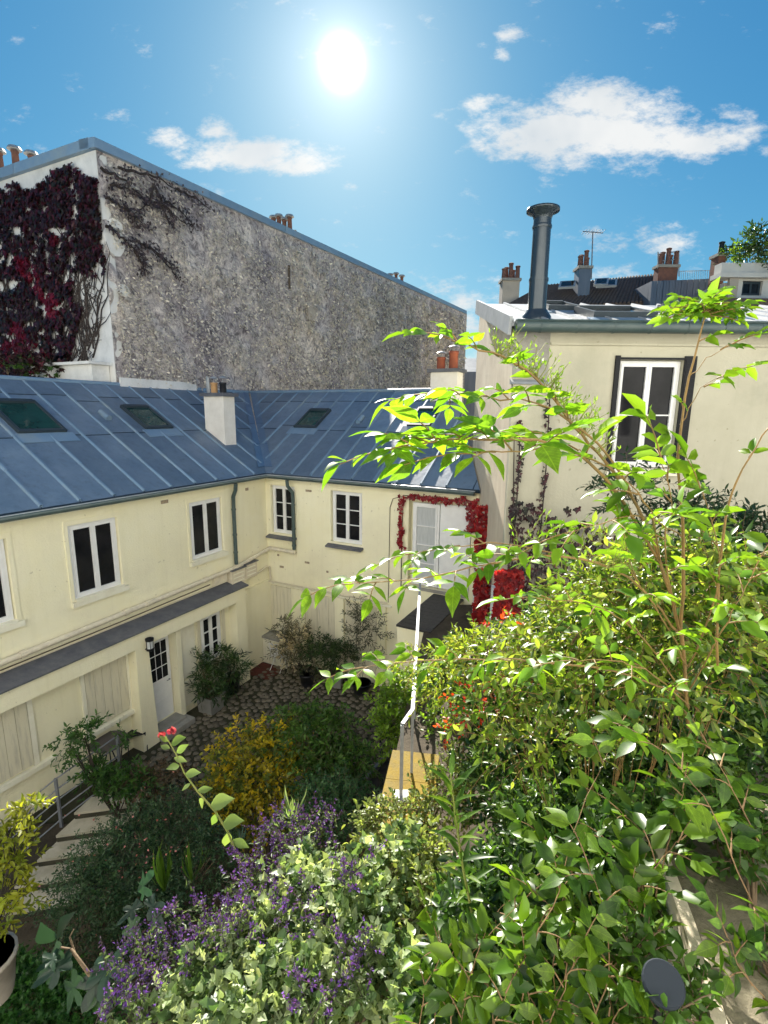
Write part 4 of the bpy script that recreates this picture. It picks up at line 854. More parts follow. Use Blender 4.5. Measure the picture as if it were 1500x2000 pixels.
PB2 = onz(456, 1350, 0); pot_round('tall black pot at the foot of the corner column', PB2, .2, .5, 'blackpot')
PB3 = onz(600, 1338, 0); pot_round('black pot under the bamboo by the back wall', PB3, .22, .36, 'blackpot')
PB4 = onz(655, 1338, 0); pot_square('pale grey box of the dark bush at the back wall', PB4, .42, .36, 'pot', .1)
PB5 = onz(705, 1352, 0); pot_round('black bowl pot nearest the handrail at the back wall', PB5, .26, .3, 'blackpot')
PB6 = onz(10, 1880, -.85); PB6 = at(-22, 1900, 3.6); pot_round('large pale clay pot at the left picture edge', (PB6.x, PB6.y, PB6.z - .25), .22, .42, 'palepot')
MB()
dm = tag(MB().box(FB, .1, .95, .55, 1.3, .004, .02).build('door_mat', M['mat_red']), 'dark red mat on the floor of the corner alcove', 'mat')
# ------------------------------------------------------------------ foliage
def nrm(a): return a / np.maximum(np.linalg.norm(a, axis=1, keepdims=True), 1e-9)
TPL = {   # x along the leaf, y across, z lift
    'tiny': ([(0, 0, 0), (.45, .5, .10), (.45, -.5, .10), (1, 0, -.05)], [(0, 2, 3), (0, 3, 1)]),
    'oval': ([(0, 0, 0), (.3, .46, .10), (.3, -.46, .10), (.68, .36, .06), (.68, -.36, .06), (1, 0, -.12), (.3, 0, 0), (.68, 0, -.03)],
             [(0, 6, 1), (0, 2, 6), (6, 7, 3, 1), (6, 2, 4, 7), (7, 5, 3), (7, 4, 5)]),
    'ivy': ([(.1, 0, 0), (-.12, .32, .02), (.2, .62, -.05), (.4, .3, .05), (1, 0, -.1), (.4, -.3, .05), (.2, -.62, -.05), (-.12, -.32, .02), (.4, 0, -.02)],
            [(0, 8, 2, 1), (8, 3, 2), (8, 4, 3), (8, 5, 4), (8, 6, 5), (0, 7, 6, 8)]),
    'heart': ([(.06, 0, 0), (-.1, .26, .03), (.08, .5, .05), (.38, .44, .03), (.72, .2, -.02), (1, 0, -.14), (.72, -.2, -.02), (.38, -.44, .03), (.08, -.5, .05), (-.1, -.26, .03), (.4, 0, -.05)],
              [(0, 10, 2, 1), (10, 3, 2), (10, 4, 3), (10, 5, 4), (10, 6, 5), (10, 7, 6), (10, 8, 7), (0, 9, 8, 10)]),
    'lance': ([(0, 0, 0), (.3, .5, .02), (.3, -.5, .02), (.7, .38, -.05), (.7, -.38, -.05), (1, 0, -.18), (.3, 0, -.02), (.7, 0, -.08)],
              [(0, 6, 1), (0, 2, 6), (6, 7, 3, 1), (6, 2, 4, 7), (7, 5, 3), (7, 4, 5)]),
    'blade': ([(0, .5, 0), (0, -.5, 0), (.4, .5, .0), (.4, -.5, .0), (.75, .36, -.06), (.75, -.36, -.06), (1, 0, -.2)], [(0, 1, 3, 2), (2, 3, 5, 4), (4, 5, 6)]),
    'round': ([(.0, 0, 0), (.02, .36, .03), (.3, .56, .02), (.66, .5, -.02), (1, 0, -.12), (.66, -.5, -.02), (.3, -.56, .02), (.02, -.36, .03), (.45, 0, -.05)],
              [(0, 8, 2, 1), (8, 3, 2), (8, 4, 3), (8, 5, 4), (8, 6, 5), (0, 7, 6, 8)]),
}
def _fine():
    pr = [.04, .26, .42, .48, .44, .30, .14, 0.0]; v, f = [], []
    for i, w_ in enumerate(pr):
        x = i / 7; z = -.16 * x * x; v += [(x, w_, z + .10 * w_), (x, 0, z), (x, -w_, z + .10 * w_)]
    for i in range(7): a = i * 3; f += [(a, a + 1, a + 4, a + 3), (a + 1, a + 2, a + 5, a + 4)]
    return v, f
def _lobed():
    v = [(.38, 0, -.02)]; k = 30
    for i in range(k):
        a = math.pi - 2 * math.pi * i / k; rr = .40 + .20 * math.cos(5 * a) * (1 if abs(a) < 2.4 else .2) + (.10 if abs(a) < .5 else 0); v.append((.38 + rr * math.cos(a), rr * math.sin(a), -.14 * rr * rr + .03 * math.sin(7 * a)))
    return v, [(0, i + 1, (i + 1) % k + 1)[::-1] for i in range(k)]
TPL['fine'] = _fine(); TPL['lobed'] = _lobed()
class Leaves:
    def __init__(s): s.d = {}
    def add(s, tpl, P, A, Nn, Ln, Wd, C): s.d.setdefault(tpl, []).append((P, A, Nn, Ln, Wd, C))
    def build(s, name, m, parent, stuff=True):
        Vs, Fs, Cs, off = [], [], [], 0
        for tpl, items in s.d.items():
            tv, tf = TPL[tpl]; tv = np.array(tv, float)
            P, A, Nn, Ln, Wd, C = [np.concatenate([i[k] for i in items]) for k in range(6)]
            A = nrm(A); Nn = nrm(Nn - A * (Nn * A).sum(1, keepdims=True)); S = np.cross(Nn, A)
            V = P[:, None] + A[:, None] * (tv[None, :, 0:1] * Ln[:, None, None]) + S[:, None] * (tv[None, :, 1:2] * Wd[:, None, None]) + Nn[:, None] * (tv[None, :, 2:3] * Ln[:, None, None])
            n, k = V.shape[:2]; Vs.append(V.reshape(-1, 3)); Cs.append(np.repeat(C, k, axis=0))
            base = (np.arange(n) * k + off)[:, None]
            for f in tf: Fs.append(base + np.array(f)[None])
            off += n * k
        V = np.concatenate(Vs); C = np.concatenate(Cs); me = bpy.data.meshes.new(name)
        loops = np.concatenate([f.reshape(-1) for f in Fs]); tot = np.concatenate([np.full(len(f), f.shape[1]) for f in Fs]); st = np.concatenate([[0], np.cumsum(tot)[:-1]])
        me.vertices.add(len(V)); me.vertices.foreach_set('co', V.astype(np.float32).ravel()); me.loops.add(len(loops)); me.loops.foreach_set('vertex_index', loops.astype(np.int32))
        me.polygons.add(len(tot)); me.polygons.foreach_set('loop_start', st.astype(np.int32)); me.polygons.foreach_set('loop_total', tot.astype(np.int32))
        at_ = me.color_attributes.new('Col', 'FLOAT_COLOR', 'POINT'); at_.data.foreach_set('color', np.concatenate([C, np.ones((len(C), 1))], 1).astype(np.float32).ravel())
        me.update(); me.validate(); o = link(name, me, m, parent)
        if stuff: o['kind'] = 'stuff'
        return o
def colours(n, pal, jit=.18):
    pal = np.array(pal); w = RNG.random(n) * (len(pal) - 1); i = np.minimum(w.astype(int), len(pal) - 2); f = (w - i)[:, None]
    c = pal[i] * (1 - f) + pal[i + 1] * f; return np.clip(c * (1 + RNG.normal(0, jit, (n, 1))), .002, 1)
def sprigs(buf, tw, O, D, ln, K, lf, lw, tpl, pal, droop=.25, up=.8, twig=.004, spread=1.0, tilt=.6):
    """many short twigs at once, leaves alternating along each"""
    n = len(O); D = nrm(D); ref = nrm(RNG.normal(0, 1, (n, 3))); S = nrm(np.cross(D, ref)); T = np.cross(D, S); cb = colours(n, pal, .1)
    for k in range(K):
        t = (k + .6) / K; p = O + D * (ln * t)[:, None] - np.array([0, 0, 1.]) * (droop * ln * t * t)[:, None]
        a = k * 2.4 + RNG.random(n) * 1.2; side = S * np.cos(a)[:, None] + T * np.sin(a)[:, None]
        A = D * (.55 + .7 * t) + side * spread + RNG.normal(0, .25, (n, 3)) - np.array([0, 0, .25])
        Nn = np.array([0, 0, up]) + RNG.normal(0, tilt, (n, 3)) + D * .2
        sc = RNG.uniform(.6, 1.15, n); c = np.clip(cb * (1 + RNG.normal(0, .15, (n, 1))), .002, 1)
        buf.add(tpl, p, A, Nn, lf * sc, lw * sc, c)
    if tw is not None:
        E = O + D * ln[:, None] - np.array([0, 0, 1.]) * (droop * ln)[:, None]
        for i in range(0, n):
            tw.tube([O[i], O[i] * .5 + E[i] * .5 + np.array([0, 0, droop * ln[i] * .25]), E[i]], [twig, twig * .8, twig * .4], 3, False)
def blob_points(c, r, n, inner=.35, upper=.25):
    d = nrm(RNG.normal(0, 1, (n, 3))); d[:, 2] = np.where(RNG.random(n) < upper, np.abs(d[:, 2]), d[:, 2])
    rad = inner + (1 - inner) * RNG.random(n) ** .6
    lump = 1 + .22 * np.sin(d[:, 0] * 5 + c[0] * 9) * np.cos(d[:, 2] * 6 + c[1] * 7) + RNG.normal(0, .07, n)
    return np.array(c)[None] + d * np.array(r)[None] * (rad * lump)[:, None], d
def bush(name, label, cat, blobs, lf, lw, tpl, pal, m='leaf', K=7, ln=.25, base=None, stems=(), stemr=.015, bark='bark', droop=.25, up=.8, inner=.35, group=None, twigs=True, upbias=.35, tilt=.6, spread=1.0, extra=None):
    """blobs: (px, py, depth, rx, ry (photo pixels), n sprigs)"""
    ws = []
    for (px, py, d, rx, ry, n) in blobs:
        c = at(px, py, d); k = d / F * 1.08; ws.append((c, (rx * k, min(rx, ry) * k * 1.0, ry * k), n))
    if base is None: c = ws[0][0]; base = (c.x, c.y, c.z - ws[0][1][2])
    o = thing(name, label, cat, base, group); buf = Leaves(); tw = MB()
    for c, r, n in ws:
        O, d = blob_points(c, r, n, inner); D = d + np.array([0, 0, upbias]) + RNG.normal(0, .45, (n, 3))
        sprigs(buf, tw if twigs else None, O, D, ln * RNG.uniform(.6, 1.2, n), K, lf, lw, tpl, pal, droop, up, .0035, spread, tilt)
    if extra: extra(buf)
    buf.build('foliage', M[m], o)
    st = MB(); bb = Vector(base)
    for c, r, n in ws:
        mid = bb.lerp(c, .55) + Vector((random.uniform(-.1, .1), random.uniform(-.1, .1), .05)); st.tube([bb, mid, c], [stemr, stemr * .7, stemr * .3], 6)
        for q in range(3):
            e = c + Vector((random.uniform(-.6, .6) * r[0], random.uniform(-.6, .6) * r[1], random.uniform(.1, .7) * r[2])); st.tube([mid, mid.lerp(e, .5), e], [stemr * .6, stemr * .4, stemr * .15], 5)
    for s in stems: st.tube(s[0], s[1], 7)
    if twigs: st.v, st.f, b0 = st.v + tw.v, st.f + [tuple(i + len(st.v) for i in f) for f in tw.f], 0
    st.build('stems', M[bark], o, True)['kind'] = 'stuff'
    return o
DG = [(.018, .045, .012), (.03, .07, .016), (.05, .10, .02)]
MG = [(.035, .085, .015), (.06, .13, .02), (.095, .18, .03)]
YG = [(.08, .16, .015), (.14, .25, .02), (.20, .32, .03)]
PALE = [(.11, .19, .06), (.20, .30, .10), (.32, .42, .18)]
GOLD = [(.05, .10, .02), (.10, .14, .02), (.30, .27, .015), (.52, .38, .014), (.36, .30, .02), (.06, .10, .02)]
RED = [(.16, .006, .012), (.30, .010, .014), (.42, .02, .015)]
WINE = [(.022, .012, .014), (.040, .012, .018), (.075, .010, .020), (.020, .024, .012), (.03, .016, .018)]

# creepers on the tall building
def wallcover(name, label, fr, ok, u0, u1, z0, z1, n, lf, pal, stems=(), m='leafshade', nout=.10, group=None, pal2=None):
    o = thing(name, label, 'creeper', fr((u0 + u1) / 2, 0, z0), group); buf = Leaves()
    U = RNG.uniform(u0, u1, n * 3); Z = RNG.uniform(z0, z1, n * 3); keep = np.array([ok(a, b) for a, b in zip(U, Z)]); U, Z = U[keep][:n], Z[keep][:n]; k = len(U)
    nn = np.array(fr(0, 1, 0) - fr(0, 0, 0)); uu = np.array(fr(1, 0, 0) - fr(0, 0, 0))
    P = np.array([fr(a, .03 + nout * random.random(), b) for a, b in zip(U, Z)])
    A = uu * RNG.normal(0, .55, (k, 1)) + np.array([0, 0, -1.]) + nn * RNG.uniform(.1, .5, (k, 1)); Nn = nn + RNG.normal(0, .35, (k, 3)) + np.array([0, 0, .35])
    s = RNG.uniform(.6, 1.25, k); C = colours(k, pal, .2)
    if pal2 is not None: w_ = np.array([pal2[1](a, b) for a, b in zip(U, Z)]); C[w_] = colours(int(w_.sum()), pal2[0], .25)
    buf.add('ivy', P, A, Nn, lf * s, lf * s * .85, C); buf.build('foliage', M[m], o)
    st = MB()
    for pts, r in stems: st.tube([fr(a, .04, b) for a, b in pts], r, 5)
    if st.v: st.build('stems', M['vinestem'], o, True)['kind'] = 'stuff'
    return o
def on_side(px, py):                    # pixel -> (u, z) on the tall building's side wall
    r = ray(px, py); o0 = FDL(0, .05, 0); t = (o0 - Vector((0, 0, HC))).dot(DA) / r.dot(DA); P = Vector((0, 0, HC)) + r * t; return -(P - FDL(0, 0, 0)).dot(NA), P.z
def on_party(px, py, off=.12):
    r = ray(px, py); o0 = FD(SD0, off, 0); t = (o0 - Vector((0, 0, HC))).dot(NA) / r.dot(NA); P = Vector((0, 0, HC)) + r * t; return (P - CO).dot(DA), P.z
def to_px(P):
    P = Vector(P) - Vector((0, 0, HC)); f = CP * P.y - SP * P.z; u = SP * P.y + CP * P.z; X, Y = P.x / f * F, -u / f * F; return 750 + X * CR - Y * SR, 1000 + X * SR + Y * CR
def inside(poly, x, y):
    c = False; j = len(poly) - 1
    for i in range(len(poly)):
        if (poly[i][1] > y) != (poly[j][1] > y) and x < (poly[j][0] - poly[i][0]) * (y - poly[i][1]) / (poly[j][1] - poly[i][1]) + poly[i][0]: c = not c
        j = i
    return c
creep = [(-200, 320), (0, 335), (30, 355), (48, 372), (70, 365), (95, 345), (110, 320), (145, 318), (160, 340), (190, 345), (197, 380), (203, 440), (208, 500), (206, 540), (150, 528), (138, 560), (160, 600), (150, 650), (140, 690), (120, 735), (-200, 740)]
def creep_ok(u, z):
    x, y = to_px(FDL(u, .05, z)); 
    if not inside(creep, x + 6 * mnoise.noise(Vector((u * 5, z * 5, 2))), y + 6 * mnoise.noise(Vector((u * 5, z * 5, 7)))): return False
    h = mnoise.fractal(Vector((u * 2.6, z * 2.6, 1)), 1, 2, 3); lim = .34 if y < 440 else .10
    return h < lim or y > 690 and x < 110
u1, _ = on_side(-40, 500); stems_ = []
for k in range(60):
    x = random.uniform(10, 190); y = random.uniform(560, 735); pts = []
    for j in range(6): pts.append(on_side(min(x, 214), y)); x += random.uniform(-14, 16); y -= random.uniform(18, 42)
    stems_.append((pts, [.026, .022, .019, .015, .011, .007]))
for k in range(70):
    x = random.uniform(120, 185); y = random.uniform(545, 700); pts = []
    for j in range(5): pts.append(on_side(min(x, 215), y)); x += random.uniform(-8, 14); y += random.uniform(-26, 18)
    stems_.append((pts, [.016, .013, .011, .009, .006]))
wallcover('virginia_creeper', 'dark wine-red Virginia creeper covering the white side wall at left', FDL, creep_ok, 0.0, max(u1, 4), 7.6, 14.1, 15000, .135, WINE, stems_, pal2=([(.09, .006, .016), (.16, .008, .02)], lambda a, b: mnoise.noise(Vector((a * .8, b * .8, 9))) > .28))
# runners over the corner on the party wall
runners = [[(196, 330), (240, 350), (275, 385), (300, 395)], [(300, 360), (318, 400), (345, 425), (375, 442)], [(300, 395), (330, 395), (360, 420), (382, 448)], [(205, 385), (240, 405), (262, 425), (290, 440)], [(206, 440), (240, 465), (262, 490), (285, 515)], [(262, 470), (295, 485), (330, 520), (350, 550)], [(300, 360), (290, 400), (262, 418)], [(215, 360), (250, 372), (290, 395)], [(240, 400), (258, 420), (270, 445)], [(275, 480), (310, 495), (340, 525)], [(310, 395), (325, 425), (330, 440)], [(230, 330), (300, 345), (345, 370)], [(262, 490), (280, 520), (270, 530)], [(345, 370), (380, 385), (410, 410)]]
st_ = MB(); o = thing('creeper_runners', 'bare dark creeper runners trailing over the rough party wall corner', 'creeper', FD(*[on_party(205, 440)[0], .1, 10])); buf = Leaves()
for rn in runners:
    pts = [FD(a, .14, b) for a, b in (on_party(*p) for p in rn)]; full = []
    for i in range(len(pts) - 1):
        for k in range(5): full.append(pts[i].lerp(pts[i + 1], k / 5) + Vector((0, 0, random.uniform(-.05, .05))))
    full.append(pts[-1]); st_.tube(full, [.045 * (1 - .8 * i / len(full)) for i in range(len(full))], 5)
    for p in full:
        n = 5; P = np.array(p) + RNG.normal(0, .085, (n, 3)) * np.array([1, 1, 1.1]) + np.array(NA) * .1; buf.add('tiny', P, RNG.normal(0, .6, (n, 3)) + np.array([.2, 0, -1]), np.array(NA) + RNG.normal(0, .4, (n, 3)), RNG.uniform(.07, .15, n), RNG.uniform(.04, .09, n), colours(n, [(.04, .03, .036), (.08, .055, .06)]))
buf.build('foliage', M['leafshade'], o); st_.build('stems', M['vinestem'], o, True)['kind'] = 'stuff'
# mat of dead leaves still sticking to the party wall
n = 24000; U = SD0 + .2 + 32 * RNG.random(n) ** 1.45; buf = Leaves(); Zt = 14.28 + 1.32 * (U - SD0) / 32.6 - .25; Z = 8.1 + (Zt - 8.1) * RNG.random(n)
keep = np.array([mnoise.fractal(Vector((a * .9, b * .9, 3)), 1, 2, 4) + .35 * RNG.random() > -.08 for a, b in zip(U, Z)]); U, Z = U[keep], Z[keep]; n = len(U)
P = np.array([FD(a, .06 + .07 * random.random(), b) for a, b in zip(U, Z)]); s = (.055 + .003 * (U - SD0)) * RNG.uniform(.5, 1.6, n)
buf.add('tiny', P, np.array(DA) * RNG.normal(.3, .9, (n, 1)) + np.array([0, 0, -.6]) + RNG.normal(0, .5, (n, 3)) + np.array(NA) * RNG.uniform(.0, .6, (n, 1)), np.array(NA) + RNG.normal(0, .4, (n, 3)) + np.array([0, 0, .4]), s * 1.5, s * .8, colours(n, [(.30, .275, .28), (.56, .515, .50), (.74, .69, .65), (.44, .41, .42)], .16))
buf.build('dead_leaves', M['leafshade'], tall)
# red creeper round the upper door and by the landing
def arch_ok(t, z): return (4.40 < t < 4.53 and 4.1 < z < 5.50) or (4.40 < t < 6.4 and 5.38 < z < 5.52) or (6.2 < t < 6.44 and 4.7 < z < 5.52)
wallcover('red_creeper', 'crimson creeper framing the upper glazed door like an arch', FB, lambda t, z: arch_ok(t + .11 * mnoise.noise(Vector((t * 5, z * 5, 0))), z + .11 * mnoise.noise(Vector((t * 5, z * 5, 5)))), 4.3, 6.5, 3.9, 5.6, 1100, .08, [(.14, .004, .010), (.30, .010, .014), (.20, .006, .012)], [([(4.48, 3.0), (4.48, 4.5), (4.5, 5.45), (6.3, 5.45)], .012)], 'leafshade', .10)  # darker reds than the sunlit creepers: shade put into the leaf colour
for px0, px1, py0, py1, d, lab, n in ((925, 955, 985, 1085, 10.9, 'bright red creeper spilling from the eave beside the upper door', 420), (922, 956, 1108, 1212, 10.15, 'crimson creeper hanging on the first white pier by the landing', 520), (962, 1018, 1110, 1205, 8.82, 'crimson creeper curtain on the second white pier by the landing', 700)):
    a, b = at(px0, py1, d), at(px1, py0, d); fr = (lambda d_: lambda u, n_, z: Vector((u, d_ - n_, z)))(d)
    wallcover('red_creeper', lab, fr, lambda u, z: mnoise.noise(Vector((u * 6, z * 6, 3))) < .45, a.x, b.x, a.z, b.z, n, .09, RED, [([(a.x + .05, a.z - .3), ((a.x + b.x) / 2, b.z)], .01)], 'leaf', .14)
wallcover('wine_creeper', 'dark wine creeper along the foot of the right-hand house wall', lambda u, n_, z: Vector((u, 9.16 - n_, z)), lambda u, z: z < 6.05 - .35 * (u - 2.3) + .35 * mnoise.noise(Vector((u * 4, z * 4, 0))), 2.3, 5.0, 3.2, 6.1, 1500, .10, WINE, [([(2.33, 4), (2.36, 6), (2.3, 7.3)], .01)], 'leafshade', .2)
for x_, z0, z1, lab, off in ((2.40, 5.2, 7.4, 'thin climbing vine up the left edge of the pale pier', .14), (2.90, 5.2, 8.0, 'thin climbing vine in the joint right of the pale pier', .10)):
    wallcover('thin_vine', lab, (lambda o_: lambda u, n_, z: Vector((u, 9.3 - o_ - n_, z)))(off), lambda u, z, x_=x_: abs(u - x_ - .04 * math.sin(z * 3)) < .05, x_ - .1, x_ + .1, z0, z1, 130, .06, WINE, [([(x_, z0 - 1), (x_ + .03, (z0 + z1) / 2), (x_, z1)], .012)], 'leafshade', .05)
bush('ridge_creeper', 'small red and green creeper clump at the left end of the roof ridge', 'creeper', [(20, 722, 15.2, 45, 22, 60), (85, 722, 15.2, 28, 22, 70), (55, 712, 15.1, 9, 26, 26)], .13, .1, 'ivy', WINE + MG[:2], 'leafshade', ln=.25)

# ---------------------------------------- courtyard plants
def potplant(name, label, P, h, blobs_px, **k): return bush(name, label, 'plant', blobs_px, base=(P.x, P.y, P.z + h), **k)
potplant('oleander_bush', 'leafy oleander growing in the square grey planter box', PB1, .4, [(408, 1330, 11.7, 26, 34, 60), (392, 1300, 11.7, 14, 22, 22), (425, 1300, 11.8, 16, 30, 30), (415, 1352, 11.5, 30, 12, 40)], lf=.17, lw=.032, tpl='lance', pal=DG, m='leafshade', ln=.22, inner=.1)
potplant('palm_bush', 'dark narrow-leaved bush growing in the tall black pot', PB2, .5, [(456, 1310, 12.3, 25, 34, 70), (443, 1278, 12.3, 16, 14, 20)], lf=.2, lw=.028, tpl='lance', pal=DG, m='leafshade', ln=.2, inner=.1, droop=.6)
potplant('bamboo', 'thin bamboo with sparse leaves by the pale folding chair', PB3, .3, [(575, 1262, 13.2, 45, 42, 90), (560, 1218, 13.2, 26, 20, 24), (600, 1290, 13, 30, 22, 50)], lf=.15, lw=.022, tpl='tiny', pal=[(.05, .06, .03), (.10, .10, .05), (.2, .18, .12)], m='leafshade', ln=.25, inner=.05, bark='barkdark', stemr=.008)
potplant('dark_bush', 'dense dark green bush in the pale grey box at the back wall', PB4, .35, [(625, 1275, 13, 36, 34, 130), (665, 1282, 13, 30, 30, 100)], lf=.12, lw=.04, tpl='tiny', pal=DG, m='leafshade', ln=.2, inner=.2)
potplant('bamboo', 'taller airy bamboo in the black bowl pot by the back wall', PB5, .25, [(712, 1240, 12.6, 38, 52, 110), (700, 1200, 12.6, 22, 26, 24)], lf=.13, lw=.02, tpl='tiny', pal=[(.03, .035, .02), (.06, .07, .03)], m='leafshade', ln=.28, inner=.05, bark='barkdark', stemr=.007)
bush('sunlit_leaf_patch', 'cream-white leaves painted as a sunlit patch behind the pale folding chair', 'plant', [(560, 1270, 13.6, 24, 34, 46), (585, 1250, 13.6, 16, 26, 26)], .11, .07, 'round', [(.62, .55, .42), (.75, .70, .58), (.5, .42, .3)], 'petal', ln=.2, base=tuple(onz(575, 1318, 0)), inner=.1)  # cream leaf colour stands in for sunlight falling on the bamboo

# ---------------------------------------- garden plants, far to near
def treelet():
    b = onz(228, 1598, .05); f = at(185, 1500, b.y)
    st = [([b, at(205, 1560, b.y), at(190, 1520, b.y), at(165, 1440, b.y - .1)], [.03, .026, .02, .01]), ([b + Vector((.06, 0, 0)), at(222, 1565, b.y), at(215, 1510, b.y)], [.028, .02, .012]), ([at(192, 1530, b.y), at(150, 1480, b.y), at(135, 1455, b.y)], [.018, .012, .006])]
    bush('small_tree', 'small dark-trunked tree beside the stone steps', 'tree', [(132, 1458, b.y, 24, 24, 32), (165, 1430, b.y, 26, 24, 36), (180, 1512, b.y, 36, 26, 64), (228, 1530, b.y, 46, 26, 90), (262, 1525, b.y, 36, 26, 60), (238, 1450, b.y + .2, 9, 26, 10)], .1, .04, 'oval', [(.025, .075, .018), (.045, .12, .02), (.07, .15, .03)], 'leaf', 8, .2, tuple(b), st, .014, 'barkdark', inner=.1)
treelet()
bush('brown_shrub', 'low reddish-brown shrub beyond the flowering mound', 'shrub', [(285, 1535, 8.2, 40, 38, 130), (340, 1520, 8.3, 34, 40, 70)], .07, .03, 'tiny', [(.06, .045, .02), (.10, .05, .025), (.05, .06, .02)], 'leafshade', ln=.2)
bush('golden_shrub', 'golden-yellow autumn shrub in the middle of the garden', 'shrub', [(500, 1500, 7.6, 85, 80, 420), (455, 1540, 7.4, 45, 60, 160), (560, 1470, 7.7, 50, 50, 160), (510, 1590, 7.2, 70, 50, 180)], .085, .05, 'oval', GOLD, 'leaf', 8, .28, tuple(onz(500, 1640, .06)), inner=.3)
bush('weeping_shrub', 'fresh green weeping shrub right of the golden shrub', 'shrub', [(610, 1430, 7.6, 55, 50, 170), (575, 1400, 7.7, 30, 20, 46), (660, 1420, 7.5, 36, 36, 80), (690, 1480, 7.2, 40, 30, 80), (640, 1500, 7.2, 60, 50, 190)], .10, .045, 'oval', MG, 'leaf', 8, .3, tuple(onz(640, 1600, .06)), droop=.7, inner=.2)
bush('round_leaf_shrub', 'dense small-leaved shrub below the weeping shrub', 'shrub', [(650, 1580, 6.4, 78, 62, 420), (610, 1600, 6.4, 40, 46, 120)], .06, .035, 'oval', [(.03, .085, .03), (.06, .14, .05), (.10, .20, .08)], 'leaf', 8, .2, tuple(onz(650, 1680, .06)), inner=.4)
bush('flowering_mound', 'large dark green mound dotted with tiny pink flowers', 'shrub', [(250, 1700, 6.2, 120, 110, 900), (330, 1630, 6.6, 90, 70, 420), (180, 1770, 5.6, 85, 90, 420), (380, 1600, 6.9, 50, 40, 140), (300, 1790, 5.6, 90, 70, 380), (420, 1680, 6.2, 60, 60, 260)], .06, .022, 'tiny', [(.018, .050, .018), (.035, .08, .026), (.06, .11, .05)], 'leafshade', 9, .22, tuple(onz(270, 1850, .06)), inner=.45, twigs=False,
     extra=lambda buf: [buf.add('round', P, RNG.normal(0, 1, (len(P), 3)), np.array([0, -.4, 1.]) + RNG.normal(0, .4, (len(P), 3)), np.full(len(P), .022), np.full(len(P), .026), colours(len(P), [(.40, .12, .10), (.5, .2, .17)])) for P in [np.array([at(random.gauss(260, 75), random.gauss(1690, 60), 5.75) for _ in range(90)])]])
bush('ivy_ground_cover', 'deep green leafy ground cover in the bottom left corner', 'shrub', [(60, 1960, 4.4, 130, 70, 700), (160, 1980, 4.2, 90, 50, 300), (20, 1910, 4.6, 60, 40, 200)], .05, .04, 'ivy', [(.02, .07, .014), (.035, .11, .02), (.055, .15, .03)], 'leaf', 7, .16, tuple(at(80, 2040, 4.2)), inner=.4, twigs=False)
def blades(name, label, px, py, d, n, h, w_, pal, spread=.5, cat='plant'):
    b = at(px, py, d); o = thing(name, label, cat, b); sh = bpy.data.meshes.new('blade')
    buf = Leaves()
    for i in range(n):
        a = random.uniform(0, 6.28); s = random.uniform(.1, spread); A = np.array([[math.cos(a) * s, math.sin(a) * s, 1.0]]); Nn = np.array([[-math.cos(a), -math.sin(a), .5]])
        bb = Leaves(); bb.add('blade', np.array([b]), A, -Nn, np.array([h * random.uniform(.6, 1.1)]), np.array([w_ * random.uniform(.8, 1.1)]), colours(1, pal)); bb.build('blade_leaf', M['leaf'], o, False)
    bpy.data.meshes.remove(sh); return o
blades('iris_clump', 'tall sword-leaved iris clump in front of the flowering mound', 320, 1740, 5.0, 17, .68, .035, [(.05, .12, .012), (.10, .19, .02)], .55)
blades('iris_clump', 'second sword-leaved clump leaning right of the iris', 375, 1720, 5.1, 10, .55, .03, [(.05, .11, .012), (.09, .17, .02)], .7)
blades('yucca', 'spiky yucca rosette among the purple sage', 570, 1600, 4.6, 26, .32, .022, [(.10, .17, .07), (.22, .30, .14)], 1.4)
blades('yucca', 'small grey yucca rosette left of the purple sage', 470, 1650, 4.8, 16, .24, .02, [(.03, .07, .05), (.05, .10, .07)], 1.6)
# rose: one tall arching cane with big leaves and buds
def rose():
    d = 3.6; pts = [at(*p) for p in ((470, 1690, 3.5), (445, 1625, d), (420, 1585, d), (385, 1545, d), (360, 1510, d), (345, 1475, d), (325, 1440, d))]; o = thing('rose_cane', 'tall sunlit rose cane with pink buds leaning to the left', 'rose', pts[0])
    MB().tube(pts, [.010, .009, .008, .007, .006, .005, .004], 6).build('stem', M['stemgreen'], o, True)
    for i, (px, py, dx, dy) in enumerate(((332, 1462, -18, -6), (340, 1480, 22, 6), (350, 1495, -20, 4), (362, 1512, 24, -4), (372, 1530, -16, 12), (385, 1545, 28, -6), (398, 1560, -10, 18), (412, 1572, 34, -12), (425, 1588, -12, 24), (436, 1608, 30, -6), (446, 1625, -6, 30), (455, 1640, 28, 14), (328, 1448, -14, -10), (335, 1452, 20, -12), (345, 1470, 18, -14))):
        a = at(px, py, d); b = at(px + dx, py + dy, d - random.uniform(-.05, .1)); lv = Leaves(); L_ = (b - a).length * 1.12
        lv.add('fine', np.array([a]), np.array([b - a]), np.array([[random.uniform(-.5, .5), -.6, .8]]), np.array([L_]), np.array([L_ * .48]), colours(1, [(.10, .17, .04), (.20, .28, .09)])); lv.build('leaf', M['leaf'], o, False)
    for px, py in ((316, 1438), (336, 1430)):
        c = at(px, py, d); lv = Leaves(); k = 14; lv.add('round', np.repeat(np.array([c]), k, 0) + RNG.normal(0, .004, (k, 3)), RNG.normal(0, .6, (k, 3)) + np.array([0, 0, .8]), RNG.normal(0, 1, (k, 3)), np.full(k, .04), np.full(k, .036), colours(k, [(.30, .03, .06), (.55, .12, .16)])); lv.build('bud', M['petal'], o, False)
rose()
